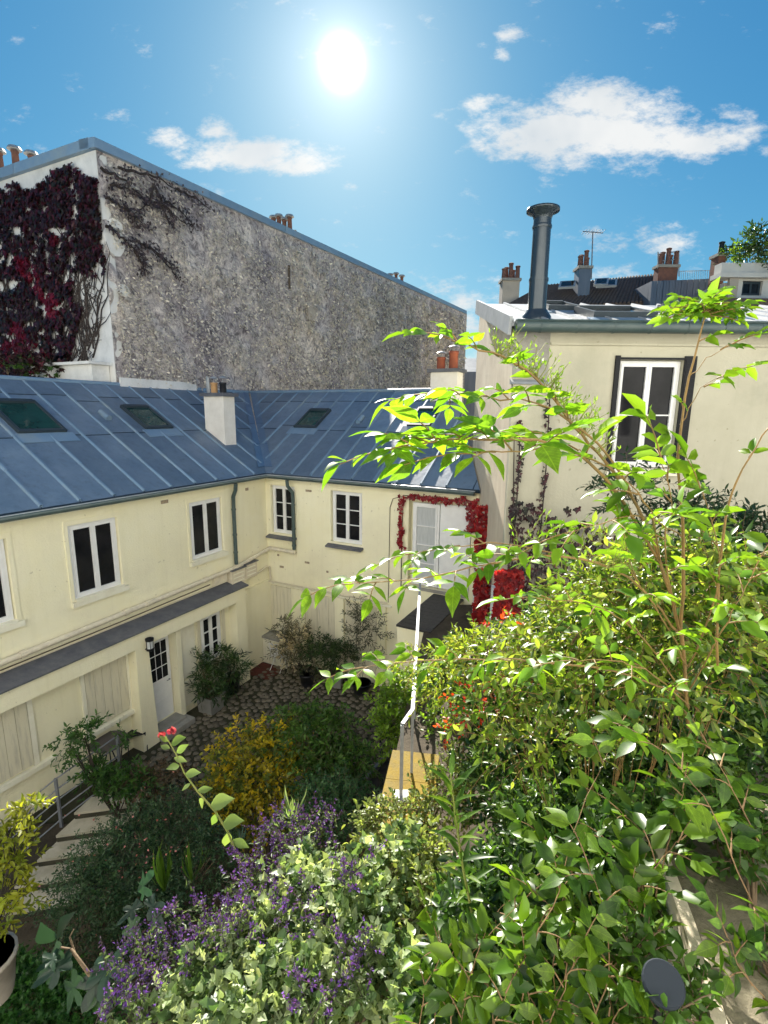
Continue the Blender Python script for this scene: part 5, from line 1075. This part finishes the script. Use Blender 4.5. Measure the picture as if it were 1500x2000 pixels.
# yellow sprig at the left edge
bush('yellow_shrub', 'sunlit yellow-green shrub at the left picture edge', 'shrub', [(62, 1580, 3.6, 22, 26, 12), (30, 1630, 3.6, 38, 26, 20), (20, 1690, 3.6, 46, 34, 34), (40, 1740, 3.6, 40, 40, 20), (-10, 1660, 3.6, 30, 70, 24), (15, 1790, 3.6, 30, 30, 18)], .075, .032, 'oval', [(.12, .17, .016), (.26, .27, .02), (.20, .24, .02)], 'leaf', 7, .12, (PB6.x, PB6.y, PB6.z + .12), inner=.05, bark='barkdark', stemr=.007)
def fig():
    o = thing('fig_tree', 'grey fig branch with large dark lobed leaves, lower left', 'tree', at(215, 1960, 3.0))
    MB().tube([at(215, 1960, 3.0), at(165, 1890, 3.0), at(140, 1855, 3.05), at(118, 1850, 3.1)], [.016, .013, .011, .006], 7).build('branch', M['bark'], o, True); MB().tube([at(146, 1862, 3.05), at(136, 1830, 3.1), at(144, 1815, 3.1)], [.009, .006, .004], 6).build('branch', M['bark'], o, True)
    for i, (px, py, dx, dy, w_) in enumerate(((118, 1850, -50, 70, .6), (100, 1840, -20, -20, .4), (112, 1830, 15, -40, .3), (150, 1900, -20, 70, .9), (170, 1900, 40, 60, .9), (120, 1860, -40, 30, .7), (180, 1890, 70, 10, .8), (140, 1870, -70, 50, .7), (190, 1920, 10, 60, .9), (275, 1760, -40, 40, .6), (290, 1750, 24, 50, .5), (270, 1745, 20, -36, .5), (262, 1790, -10, 60, .6), (300, 1780, 10, 60, .5))):
        a = at(px, py, 3.0); b = at(px + dx, py + dy, 2.95 - random.uniform(0, .1)); lv = Leaves(); L_ = (b - a).length * 1.1
        lv.add('lobed' if w_ > .45 else 'fine', np.array([a]), np.array([b - a]), np.array([[random.uniform(-.4, .4), -.5, .9]]), np.array([L_]), np.array([L_ * w_]), colours(1, [(.012, .034, .020), (.026, .055, .032)])); lv.build('leaf', M['leafshade'], o, False)
fig()
# purple sage: spikes of flowers over grey-green leaves
def sage(label, spots):
    o = thing('purple_sage', label, 'plant', at(spots[0][0], spots[0][1] + 60, spots[0][2])); buf, fl, st = Leaves(), Leaves(), MB()
    for px, py, d, rx, ry, n in spots:
        c = at(px, py, d); k = d / F; O = np.array(c) + RNG.normal(0, 1, (n, 3)) * np.array([rx, rx, ry]) * k * .5
        D = nrm(RNG.normal(0, .5, (n, 3)) + np.array([0, -.1, 1.])); ln = RNG.uniform(.10, .22, n)
        sprigs(buf, None, O - D * .12, D, np.full(n, .15), 5, .05, .02, 'oval', [(.07, .11, .045), (.14, .20, .08)], .1)
        for i in range(n): st.tube([O[i] - D[i] * .15, O[i] + D[i] * ln[i]], .002, 3, False)
        for q in range(16):
            t = (q + .5) / 16; P = O + D * (ln * t)[:, None] + RNG.normal(0, .006, (n, 3)); fl.add('tiny', P, RNG.normal(0, .8, (n, 3)) + np.array([0, 0, .4]), RNG.normal(0, 1, (n, 3)), RNG.uniform(.014, .03, n), RNG.uniform(.010, .018, n), colours(n, [(.07, .025, .17), (.13, .05, .30), (.05, .035, .09), (.10, .08, .12)], .25))
    buf.build('foliage', M['leaf'], o); fl.build('flower_spikes', M['petal'], o); st.build('stems', M['vinestem'], o)['kind'] = 'stuff'
sage('purple-flowered sage drift running across the garden middle', [(545, 1665, 3.5, 80, 70, 44), (500, 1730, 3.2, 80, 70, 40), (600, 1630, 3.7, 46, 46, 22), (630, 1610, 3.8, 36, 36, 14), (560, 1600, 3.8, 30, 30, 8)])
sage('purple-flowered sage clump at lower left of the ivy', [(450, 1800, 2.85, 90, 70, 44), (340, 1830, 2.9, 90, 60, 40), (400, 1850, 2.75, 80, 60, 30), (260, 1870, 2.9, 60, 40, 22)])
sage('purple-flowered sage sprigs poking through the pale ivy', [(250, 1960, 2.5, 60, 40, 26), (590, 1790, 2.75, 80, 40, 26), (690, 1890, 2.35, 50, 40, 16), (600, 1940, 2.25, 60, 40, 14), (680, 1690, 2.9, 60, 30, 16)])
# pale ivy bank
bush('pale_ivy_bank', 'pale green sunlit ivy bank filling the bottom centre', 'ivy', [(630, 1740, 3.1, 120, 50, 170), (560, 1820, 2.9, 110, 50, 160), (700, 1810, 2.8, 120, 70, 190), (480, 1890, 2.7, 110, 60, 160), (640, 1910, 2.5, 140, 60, 200), (420, 1970, 2.5, 120, 40, 140), (760, 1930, 2.4, 80, 80, 130), (560, 1990, 2.3, 150, 45, 170), (770, 1700, 3.1, 60, 60, 80), (320, 1995, 2.5, 60, 26, 46)], .056, .05, 'heart', [(.04, .085, .03), (.11, .18, .065), (.24, .31, .15), (.36, .42, .26)], 'leaf', 7, .2, tuple(at(620, 2080, 2.6)), inner=.4, twigs=False, tilt=.7, up=.8, upbias=.5)
bush('green_undergrowth', 'darker leafy undergrowth showing between the pale ivy leaves', 'shrub', [(620, 1760, 3.25, 130, 60, 260), (540, 1850, 3.05, 120, 60, 240), (690, 1850, 2.95, 130, 80, 260), (450, 1950, 2.8, 130, 60, 220), (640, 1970, 2.65, 160, 60, 260), (780, 1960, 2.6, 90, 80, 160), (780, 1740, 3.2, 60, 60, 110)], .045, .024, 'oval', [(.025, .06, .018), (.05, .10, .03), (.10, .15, .05)], 'leaf', 8, .22, tuple(at(620, 2100, 2.8)), inner=.3, twigs=False)
bush('mixed_hedge', 'twiggy sunlit hedge around the yellow coping', 'hedge', [(770, 1620, 3.7, 70, 40, 150), (820, 1700, 3.2, 50, 70, 160), (830, 1590, 3.9, 40, 30, 60), (860, 1790, 2.8, 60, 60, 150), (885, 1530, 4.3, 36, 60, 110)], .055, .03, 'oval', [(.14, .19, .05), (.22, .27, .08), (.10, .15, .04)], 'leaf', 7, .2, tuple(at(800, 1800, 3.1)), inner=.2)
bush('rail_shrub', 'sunlit light green shrub behind the handrail posts', 'shrub', [(775, 1395, 7.4, 40, 60, 180), (800, 1350, 7.6, 40, 40, 120), (850, 1440, 6.8, 40, 50, 140), (770, 1440, 7.3, 24, 40, 60)], .085, .045, 'oval', YG, 'leaf', 8, .25, (.35, 7.3, 1.0), inner=.2)
# big jasmine hedge on the terrace
bush('terrace_hedge', 'dense dark-leaved hedge filling the terrace on the right', 'hedge', [(980, 1295, 5.8, 110, 60, 420), (1110, 1260, 5.6, 100, 90, 480), (1220, 1230, 5.4, 120, 110, 560), (1380, 1170, 5.0, 130, 110, 560), (1010, 1400, 4.8, 110, 80, 440), (1130, 1400, 4.6, 130, 100, 560), (1290, 1380, 4.3, 140, 110, 560), (1440, 1330, 4.2, 110, 130, 460), (1030, 1530, 4.0, 110, 80, 420), (1150, 1540, 3.8, 130, 90, 480), (1300, 1530, 3.5, 140, 90, 420), (1460, 1500, 3.4, 90, 110, 300), (1080, 1650, 3.2, 110, 80, 340), (900, 1330, 5.6, 70, 40, 120)], .078, .036, 'oval', [(.016, .045, .011), (.03, .075, .015), (.06, .12, .022), (.12, .20, .04)], 'gloss', 8, .26, (1.8, 4.6, 3.0), inner=.45, twigs=False, upbias=.3)
bush('lime_hedge_tips', 'lime-green feathery shoots lying over the top of the terrace hedge', 'shrub', [(900, 1290, 5.0, 120, 22, 90), (1020, 1262, 5.0, 120, 24, 90), (1180, 1150, 4.4, 90, 30, 50), (1190, 1210, 4.6, 110, 50, 90), (870, 1340, 5.2, 60, 18, 40), (1250, 1290, 4.6, 120, 60, 80)], .085, .026, 'oval', [(.14, .22, .02), (.22, .30, .03), (.30, .34, .06)], 'leaf', 8, .3, (1.4, 5.0, 3.2), inner=.05, bark='stemyellow', stemr=.008, upbias=.1)
bush('red_leaf_vine', 'orange-red leaves of a vine among the hedge left of centre', 'vine', [(930, 1360, 4.5, 50, 26, 20), (1005, 1348, 4.5, 26, 20, 8), (900, 1395, 4.5, 24, 16, 5), (880, 1430, 4.6, 16, 24, 4), (975, 1225, 4.9, 50, 20, 5), (1230, 1100, 4.6, 30, 20, 4)], .055, .032, 'oval', [(.35, .025, .012), (.55, .07, .015), (.45, .03, .02)], 'leaf', 6, .14, (.9, 4.6, 3.2), inner=.1)
bush('dark_hydrangea', 'large pale-veined round leaves in the middle of the hedge', 'shrub', [(1075, 1385, 3.9, 20, 16, 2), (1155, 1425, 3.8, 26, 18, 3), (1280, 1390, 3.7, 22, 24, 3), (1390, 1440, 3.5, 60, 40, 7)], .15, .13, 'round', [(.05, .10, .04), (.10, .17, .08), (.03, .075, .025)], 'leaf', 3, .12, (2.0, 4.0, 3.0), inner=.1, up=1.1, tilt=.35)
bush('shade_shrub', 'dark shrub against the right-hand house wall', 'shrub', [(1440, 1060, 5.8, 80, 60, 240), (1340, 1010, 6.2, 70, 40, 90), (1480, 1140, 5.2, 60, 70, 200), (1240, 960, 6.6, 60, 60, 60)], .11, .03, 'lance', [(.018, .045, .02), (.03, .07, .028)], 'leafshade', 8, .3, (4.2, 6.2, 3.0), inner=.1)

bush('lime_thicket', 'sunlit tangle of yellow-green leaves and twigs before the right-hand house', 'shrub', [(1165, 1150, 3.4, 90, 50, 60), (1275, 1110, 3.2, 90, 60, 70), (1390, 1120, 3.0, 90, 70, 80), (1460, 1180, 2.9, 60, 90, 60), (1130, 1240, 3.4, 120, 60, 80), (1270, 1210, 3.1, 130, 70, 90), (1400, 1260, 2.9, 110, 90, 80), (1000, 1305, 3.5, 110, 40, 60), (1140, 1340, 3.2, 130, 70, 80), (1290, 1340, 2.9, 120, 80, 80), (960, 1390, 3.4, 70, 50, 40), (1060, 1460, 3.1, 120, 60, 60)], .088, .034, 'fine', [(.03, .075, .010), (.07, .14, .014), (.15, .23, .02), (.24, .30, .05), (.05, .10, .014)], 'gloss', 6, .26, (1.7, 3.2, 3.0), bark='stemyellow', stemr=.005, inner=.05, upbias=.25)
bush('roof_terrace_shrub', 'dark airy shrub on the far roof terrace at the right edge', 'shrub', [(1480, 490, 27.4, 36, 32, 90), (1500, 500, 27.4, 30, 36, 70), (1462, 508, 27.3, 12, 14, 16), (1488, 462, 27.4, 20, 14, 14)], .3, .12, 'tiny', DG, 'leafshade', ln=.7, inner=.05, twigs=False)
bush('roof_terrace_shrub', 'small lit green plant at the far roof terrace railing', 'shrub', [(1440, 503, 27.2, 14, 12, 30)], .25, .1, 'tiny', YG, 'leaf', ln=.5, inner=.1, twigs=False)
# ------------------------------------------------------------------ foreground shrub with big compound leaves (each large leaflet a part)
def leaf_mesh(seed, name='leaf'):
    r = random.Random(seed); n = 6; v, f = [], []; cup = r.uniform(.10, .2); sag = r.uniform(.1, .3)
    prof = [0.03, .30, .44, .42, .29, .13, 0.0]
    for i in range(n + 1):
        x = i / n; z = -sag * x * x; w_ = prof[i] * .5 * r.uniform(.94, 1.06)
        v += [(x, w_, z + cup * w_ * 1.2), (x, 0, z), (x, -w_, z + cup * w_ * 1.2)]
    for i in range(n):
        a = i * 3; f += [(a, a + 1, a + 4, a + 3), (a + 1, a + 2, a + 5, a + 4)]
    me = bpy.data.meshes.new(name); me.from_pydata(v, [], f); me.polygons.foreach_set('use_smooth', [True] * len(f)); return me
LEAFN, REST = {}, {}
RESTPAL = {'shrub': [(.06, .15, .010), (.16, .28, .016)], 'climber': [(.02, .055, .006), (.05, .11, .009), (.11, .19, .012)]}
def leaf_set(m, k=5):
    s = [leaf_mesh(100 + i) for i in range(k)]
    for me in s: me.materials.append(m)
    return s
def place_leaf(root, meshes, P, A, Nn, L_, w_=1.0):
    A = Vector(A).normalized(); Nn = Vector(Nn); Nn = (Nn - A * Nn.dot(A)).normalized(); S = Nn.cross(A)
    LEAFN[root.name] = LEAFN.get(root.name, 0) + 1
    if LEAFN[root.name] > 290:             # beyond the single leaves: the rest go into one joined part
        REST.setdefault(root.name, Leaves()).add('oval', np.array([P]), np.array([A]), np.array([Nn]), np.array([L_]), np.array([L_ * .48 * w_]), colours(1, RESTPAL[root['category']])); return
    o = bpy.data.objects.new('leaf', random.choice(meshes)); COL.objects.link(o); o.parent = root; o.matrix_parent_inverse = Matrix.Translation(-root.location)
    mt = Matrix((A * L_, S * L_ * w_, Nn * L_)).transposed().to_4x4(); mt.translation = P; o.matrix_basis = mt
def gaussv(s): return Vector((random.gauss(0, s), random.gauss(0, s), random.gauss(0, s)))
def compound(root, meshes, st, P, D, size, pairs=3, droop=.5, w_=1.0, rach='stems'):
    """a pinnate leaf: rachis with pairs of leaflets and one at the tip"""
    D = Vector(D).normalized(); L_ = size * pairs * .62; side = D.cross(Vector((0, 0, 1)))
    side = side.normalized() if side.length > .1 else Vector((1, 0, 0))
    side = (side + gaussv(.25)).normalized(); up = side.cross(D).normalized()
    if up.z < 0: up = -up; side = -side
    pts = [P + D * (L_ * t) - Vector((0, 0, 1)) * droop * L_ * t * t * .5 for t in (0, .33, .66, 1)]
    st.tube(pts, [.0035, .003, .0025, .0015], 4, False); k = 0
    for i in range(pairs):
        t = (i + .75) / (pairs + .1); q = P + D * (L_ * t) - Vector((0, 0, 1)) * droop * L_ * t * t * .5
        for s in (-1, 1):
            A = D * .6 + side * s * 1.0 + gaussv(.18) - Vector((0, 0, 1)) * random.uniform(.0, .25 + .5 * droop)
            place_leaf(root, meshes, q, A, up + gaussv(.3), size * random.uniform(.75, 1.1), w_); k += 1
    place_leaf(root, meshes, pts[-1], D - Vector((0, 0, 1)) * droop + gaussv(.15), up + gaussv(.25), size * random.uniform(.9, 1.2), w_)
    return k + 1
def shoot(root, meshes, st, pts, r0, leaves, size, pairs=2, start=.3, droop=.5, w_=1.0):
    """a branch through the given points carrying compound leaves towards its end"""
    full = []
    for i in range(len(pts) - 1):
        for k in range(4):
            t = k / 4; p0, p1, p2, p3 = pts[max(i - 1, 0)], pts[i], pts[i + 1], pts[min(i + 2, len(pts) - 1)]
            full.append(.5 * ((2 * p1) + (p2 - p0) * t + (2 * p0 - 5 * p1 + 4 * p2 - p3) * t * t + (3 * p1 - p0 - 3 * p2 + p3) * t ** 3))
    full.append(pts[-1]); n = len(full)
    st.tube([p + gaussv(.0035) for p in full], [r0 * .72 * (1 - .75 * i / n) * random.uniform(.88, 1.14) for i in range(n)], 7)
    for k in range(leaves):
        f = start + (1 - start) * (k + .5) / leaves; i = min(int(f * (n - 1)), n - 2); p = full[i].lerp(full[i + 1], f * (n - 1) - i); d = (full[i + 1] - full[i]).normalized()
        sd = d.cross(Vector((0, 0, 1))).normalized() * (1 if k % 2 else -1)
        compound(root, meshes, st, p, d * .6 + sd * .8 + Vector((0, -.2, .35)) + gaussv(.25), size * random.uniform(.75, 1.1), pairs, droop, w_)
    compound(root, meshes, st, full[-1], (full[-1] - full[-2]).normalized() + Vector((0, 0, .1)), size, pairs + 1, droop, w_)
EL = leaf_set(M['elder'])
eld = thing('elder_shrub', 'big backlit lime-green shrub with arching ochre branches in front', 'shrub', at(1340, 1420, 2.6)); st = MB()
A_ = lambda *q: [at(*p) for p in q]
trunk = [(1345, 1420, 2.6), (1330, 1240, 2.5), (1290, 1100, 2.4), (1245, 990, 2.3)]
shoot(eld, EL, st, A_((1290, 1100, 2.4), (1180, 930, 2.0), (1080, 870, 1.8), (960, 858, 1.75), (850, 862, 1.75), (790, 872, 1.75)), .010, 13, .122, 2, .40, .35)
shoot(eld, EL, st, A_((1245, 990, 2.3), (1190, 890, 2.1), (1080, 800, 2.0), (950, 775, 1.95), (870, 770, 1.95)), .008, 8, .115, 2, .4)
shoot(eld, EL, st, A_((1080, 870, 1.8), (1000, 880, 1.7), (930, 885, 1.7)), .005, 4, .13, 2, .2, .4)
shoot(eld, EL, st, A_((1330, 1240, 2.5), (1230, 1130, 2.2), (1100, 1085, 2.1), (960, 1100, 2.1), (820, 1130, 2.1), (690, 1140, 2.1)), .009, 10, .115, 2, .45, .7)
shoot(eld, EL, st, A_((1340, 1360, 2.6), (1200, 1310, 2.4), (1000, 1290, 2.3), (820, 1290, 2.3), (710, 1303, 2.3)), .008, 9, .10, 2, .4, .6)
shoot(eld, EL, st, A_(*trunk, (1180, 900, 2.2), (1120, 830, 2.1), (1050, 740, 2.1), (960, 690, 2.1), (880, 662, 2.1)), .015, 6, .10, 2, .66)
shoot(eld, EL, st, A_((1290, 1100, 2.4), (1270, 1000, 2.0), (1210, 930, 1.9), (1130, 880, 1.9)), .006, 5, .13, 2, .25)
shoot(eld, EL, st, A_((1100, 1085, 2.1), (980, 1062, 2.15), (880, 1068, 2.15), (810, 1080, 2.15)), .005, 5, .10, 2, .2)
shoot(eld, EL, st, A_((1330, 1240, 2.5), (1335, 1050, 2.3), (1325, 890, 2.2), (1345, 740, 2.15), (1376, 622, 2.1)), .012, 3, .085, 1, .3)
for k in range(20):
    a = k * .33; compound(eld, EL, st, at(1376, 616 - (k % 4) * 6, 2.1), Vector((math.cos(a), math.sin(a) * .6, .05 + .3 * (k % 3) / 2)), .058, 4, .4)
shoot(eld, EL, st, A_((1330, 1240, 2.5), (1300, 1080, 2.1), (1310, 980, 2.0), (1290, 890, 2.0)), .006, 6, .12, 2, .2)
shoot(eld, EL, st, A_((1335, 1050, 2.3), (1260, 1010, 2.1), (1180, 1020, 2.0), (1110, 1040, 2.0)), .005, 5, .11, 2, .2)
shoot(eld, EL, st, A_((1345, 1300, 2.5), (1400, 1160, 2.2), (1400, 1060, 2.1), (1370, 960, 2.1)), .006, 6, .115, 2, .15)
shoot(eld, EL, st, A_((1400, 1300, 2.3), (1410, 1050, 2.2), (1440, 940, 2.15), (1490, 850, 2.1), (1560, 760, 2.1)), .009, 3, .06, 1, .55)
shoot(eld, EL, st, A_((1345, 740, 2.15), (1380, 700, 2.1), (1430, 672, 2.05)), .003, 1, .08, 1, .5)
shoot(eld, EL, st, A_((1328, 830, 2.2), (1370, 760, 2.1), (1410, 735, 2.05)), .003, 2, .09, 1, .4)
shoot(eld, EL, st, A_((1340, 1360, 2.6), (1260, 1250, 2.2), (1180, 1190, 2.1), (1060, 1170, 2.1)), .006, 7, .10, 2, .2)
shoot(eld, EL, st, A_((1340, 1300, 2.5), (1290, 1200, 2.2), (1240, 1130, 2.1), (1220, 1050, 2.1)), .006, 6, .115, 2, .15)
shoot(eld, EL, st, A_((1345, 1350, 2.5), (1400, 1250, 2.2), (1440, 1180, 2.1), (1470, 1120, 2.1)), .006, 6, .115, 2, .1)
shoot(eld, EL, st, A_((1345, 1380, 2.5), (1280, 1320, 2.2), (1190, 1290, 2.1), (1120, 1290, 2.1)), .006, 6, .105, 2, .15)
print('elder leaves', len(eld.children))
st.build('branches', M['stemyellow'], eld, True)
REST[eld.name].build('more_leaves', M['leaf'], eld)
# bare twiggy shoots along the upper branches
tw = MB(); bf = Leaves()
for k in range(150):
    f = random.random(); base = [(1180, 900), (1120, 830), (1050, 740), (960, 690)]; i = min(int(f * 3), 2); g = f * 3 - i; x = base[i][0] * (1 - g) + base[i + 1][0] * g; y = base[i][1] * (1 - g) + base[i + 1][1] * g
    if k % 3 == 0: x, y = random.uniform(980, 1280), random.uniform(1040, 1120)
    a = at(x, y, 2.12); e = a + Vector((random.uniform(-.05, .09), random.uniform(-.06, .06), random.uniform(.03, .12)))
    tw.tube([a, a.lerp(e, .5) + gaussv(.008), e], [.0022, .0018, .001], 4, False)
    n = 3; bf.add('tiny', np.array([a.lerp(e, q) for q in (.5, .75, 1)]), RNG.normal(0, .6, (n, 3)) + np.array([.2, 0, .8]), RNG.normal(0, 1, (n, 3)), RNG.uniform(.015, .035, n), RNG.uniform(.006, .012, n), colours(n, YG))
tw.build('twigs', M['stemgreen'], eld)['kind'] = 'stuff'; bf.build('young_leaves', M['leaf'], eld)
# broad-leaved climber in the lower right foreground
BL = leaf_set(M['bigleaf'])
big = thing('broad_leaved_climber', 'glossy broad-leaved climber with long canes in the bottom right foreground', 'climber', at(1150, 2100, 1.6)); st = MB()
canes = [((1010, 2010, 1.5), (1040, 1850, 1.6), (1090, 1740, 1.7), (1130, 1600, 1.9), (1200, 1440, 2.2)), ((1490, 1810, 1.6), (1440, 1700, 1.65), (1390, 1580, 1.75), (1320, 1490, 1.9), (1270, 1450, 2.0)), ((1480, 1640, 1.8), (1430, 1540, 1.9), (1380, 1450, 2.0)), ((1150, 2010, 1.5), (1190, 1900, 1.55), (1180, 1780, 1.65), (1150, 1690, 1.75)), ((880, 2020, 1.6), (900, 1900, 1.7), (960, 1820, 1.75), (1020, 1760, 1.8)), ((1290, 2020, 1.5), (1270, 1880, 1.6), (1260, 1780, 1.7)), ((1500, 1960, 1.45), (1450, 1900, 1.5), (1420, 1830, 1.55)), ((1060, 2030, 1.45), (1100, 1930, 1.5), (1130, 1860, 1.55)), ((820, 2020, 1.7), (830, 1930, 1.75), (870, 1860, 1.8)), ((1210, 1800, 1.7), (1280, 1690, 1.8), (1330, 1640, 1.85))]
canes += [((x + random.uniform(-20, 20), y + 150, d), (x, y + 60, d + .03), (x + random.uniform(-40, 40), y, d + .08), (x + random.uniform(-60, 60), y - 60, d + .12)) for x, y, d in ((900, 1960, 1.55), (960, 1900, 1.6), (1040, 1950, 1.45), (1120, 1960, 1.42), (1200, 1930, 1.45), (1080, 1820, 1.65), (1160, 1760, 1.75), (1230, 1700, 1.85), (980, 1790, 1.75), (1250, 1640, 1.9), (1100, 1700, 1.85), (1190, 1830, 1.6), (850, 1900, 1.7), (1000, 2000, 1.4), (1300, 1600, 1.9))]
for c in canes: shoot(big, BL, st, A_(*c), .0045, 5, random.uniform(.085, .12), 2, .02, .6, 1.1)
print('climber leaves', len(big.children))
st.build('canes', M['cane'], big, True)
REST[big.name].build('more_leaves', M['gloss'], big)
bush('lower_hedge', 'dark glossy leaf mass under the broad-leaved climber', 'hedge', [(1100, 1760, 2.6, 130, 90, 300), (1180, 1850, 2.3, 130, 110, 320), (980, 1860, 2.3, 110, 110, 300), (1060, 1970, 2.0, 140, 70, 260), (1240, 1960, 1.9, 90, 70, 150), (900, 1960, 2.2, 80, 80, 170), (1210, 1690, 2.8, 80, 60, 150), (960, 1760, 2.7, 60, 60, 120)], .085, .042, 'oval', [(.014, .04, .010), (.03, .075, .014), (.06, .12, .022)], 'gloss', 7, .2, tuple(at(1100, 2120, 2.2)), inner=.4, twigs=False)
bush('corner_climber', 'leafy tangle at the right edge over the stone wall', 'climber', [(1470, 1650, 2.0, 60, 60, 70), (1270, 1620, 2.3, 60, 60, 110), (1390, 1590, 2.2, 80, 40, 100), (1450, 1960, 1.6, 60, 30, 20), (1490, 1880, 1.6, 30, 50, 16), (1360, 1970, 1.5, 30, 40, 16), (1270, 1760, 2.1, 40, 90, 110), (1240, 1880, 1.6, 30, 70, 40), (1310, 1975, 1.4, 40, 16, 14)], .06, .036, 'oval', MG, 'leaf', 6, .14, tuple(at(1480, 2080, 1.7)), inner=.1)
# oleander with long leaves in the foreground
def oleander():
    o = thing('oleander', 'tall oleander shoot with long narrow glossy leaves, centre foreground', 'shrub', at(920, 1800, 2.3)); st = MB(); me = leaf_set(M['bigleaf'], 3)
    stem = A_((925, 1800, 2.3), (905, 1700, 2.3), (890, 1600, 2.3), (880, 1510, 2.3)); st.tube(stem, [.009, .008, .006, .004], 6)
    for k in range(34):
        f = k / 33; i = min(int(f * 3), 2); p = stem[i].lerp(stem[i + 1], f * 3 - i); a = k * 2.4
        place_leaf(o, me, p, Vector((math.cos(a) * .75, math.sin(a) * .6, .75 - .5 * (1 - f))), Vector((-math.cos(a), -math.sin(a), 1.2)), random.uniform(.14, .2), .42)
    st.build('stem', M['stemgreen'], o, True)
oleander()
GROUPS = {'chimney_stack': 'chimney stacks on the skyline', 'folding_chair': 'folding chairs in the courtyard', 'red_creeper': 'red creepers round the upper door and landing', 'purple_sage': 'purple sage in the garden', 'yucca': 'yucca rosettes', 'iris_clump': 'iris clumps', 'bamboo': 'bamboos at the back wall', 'plant_pot': 'plant pots', 'planter_box': 'planter boxes', 'thin_vine': 'thin vines on the right-hand house', 'roof_terrace_shrub': 'plants on the far roof terrace'}
for o in bpy.data.objects:
    if o.parent is None and o.name.split('.')[0] in GROUPS: o['group'] = GROUPS[o.name.split('.')[0]]
print('objects', len(bpy.data.objects), 'tris', sum(len(m.loops) - 2 * len(m.polygons) for m in bpy.data.meshes))
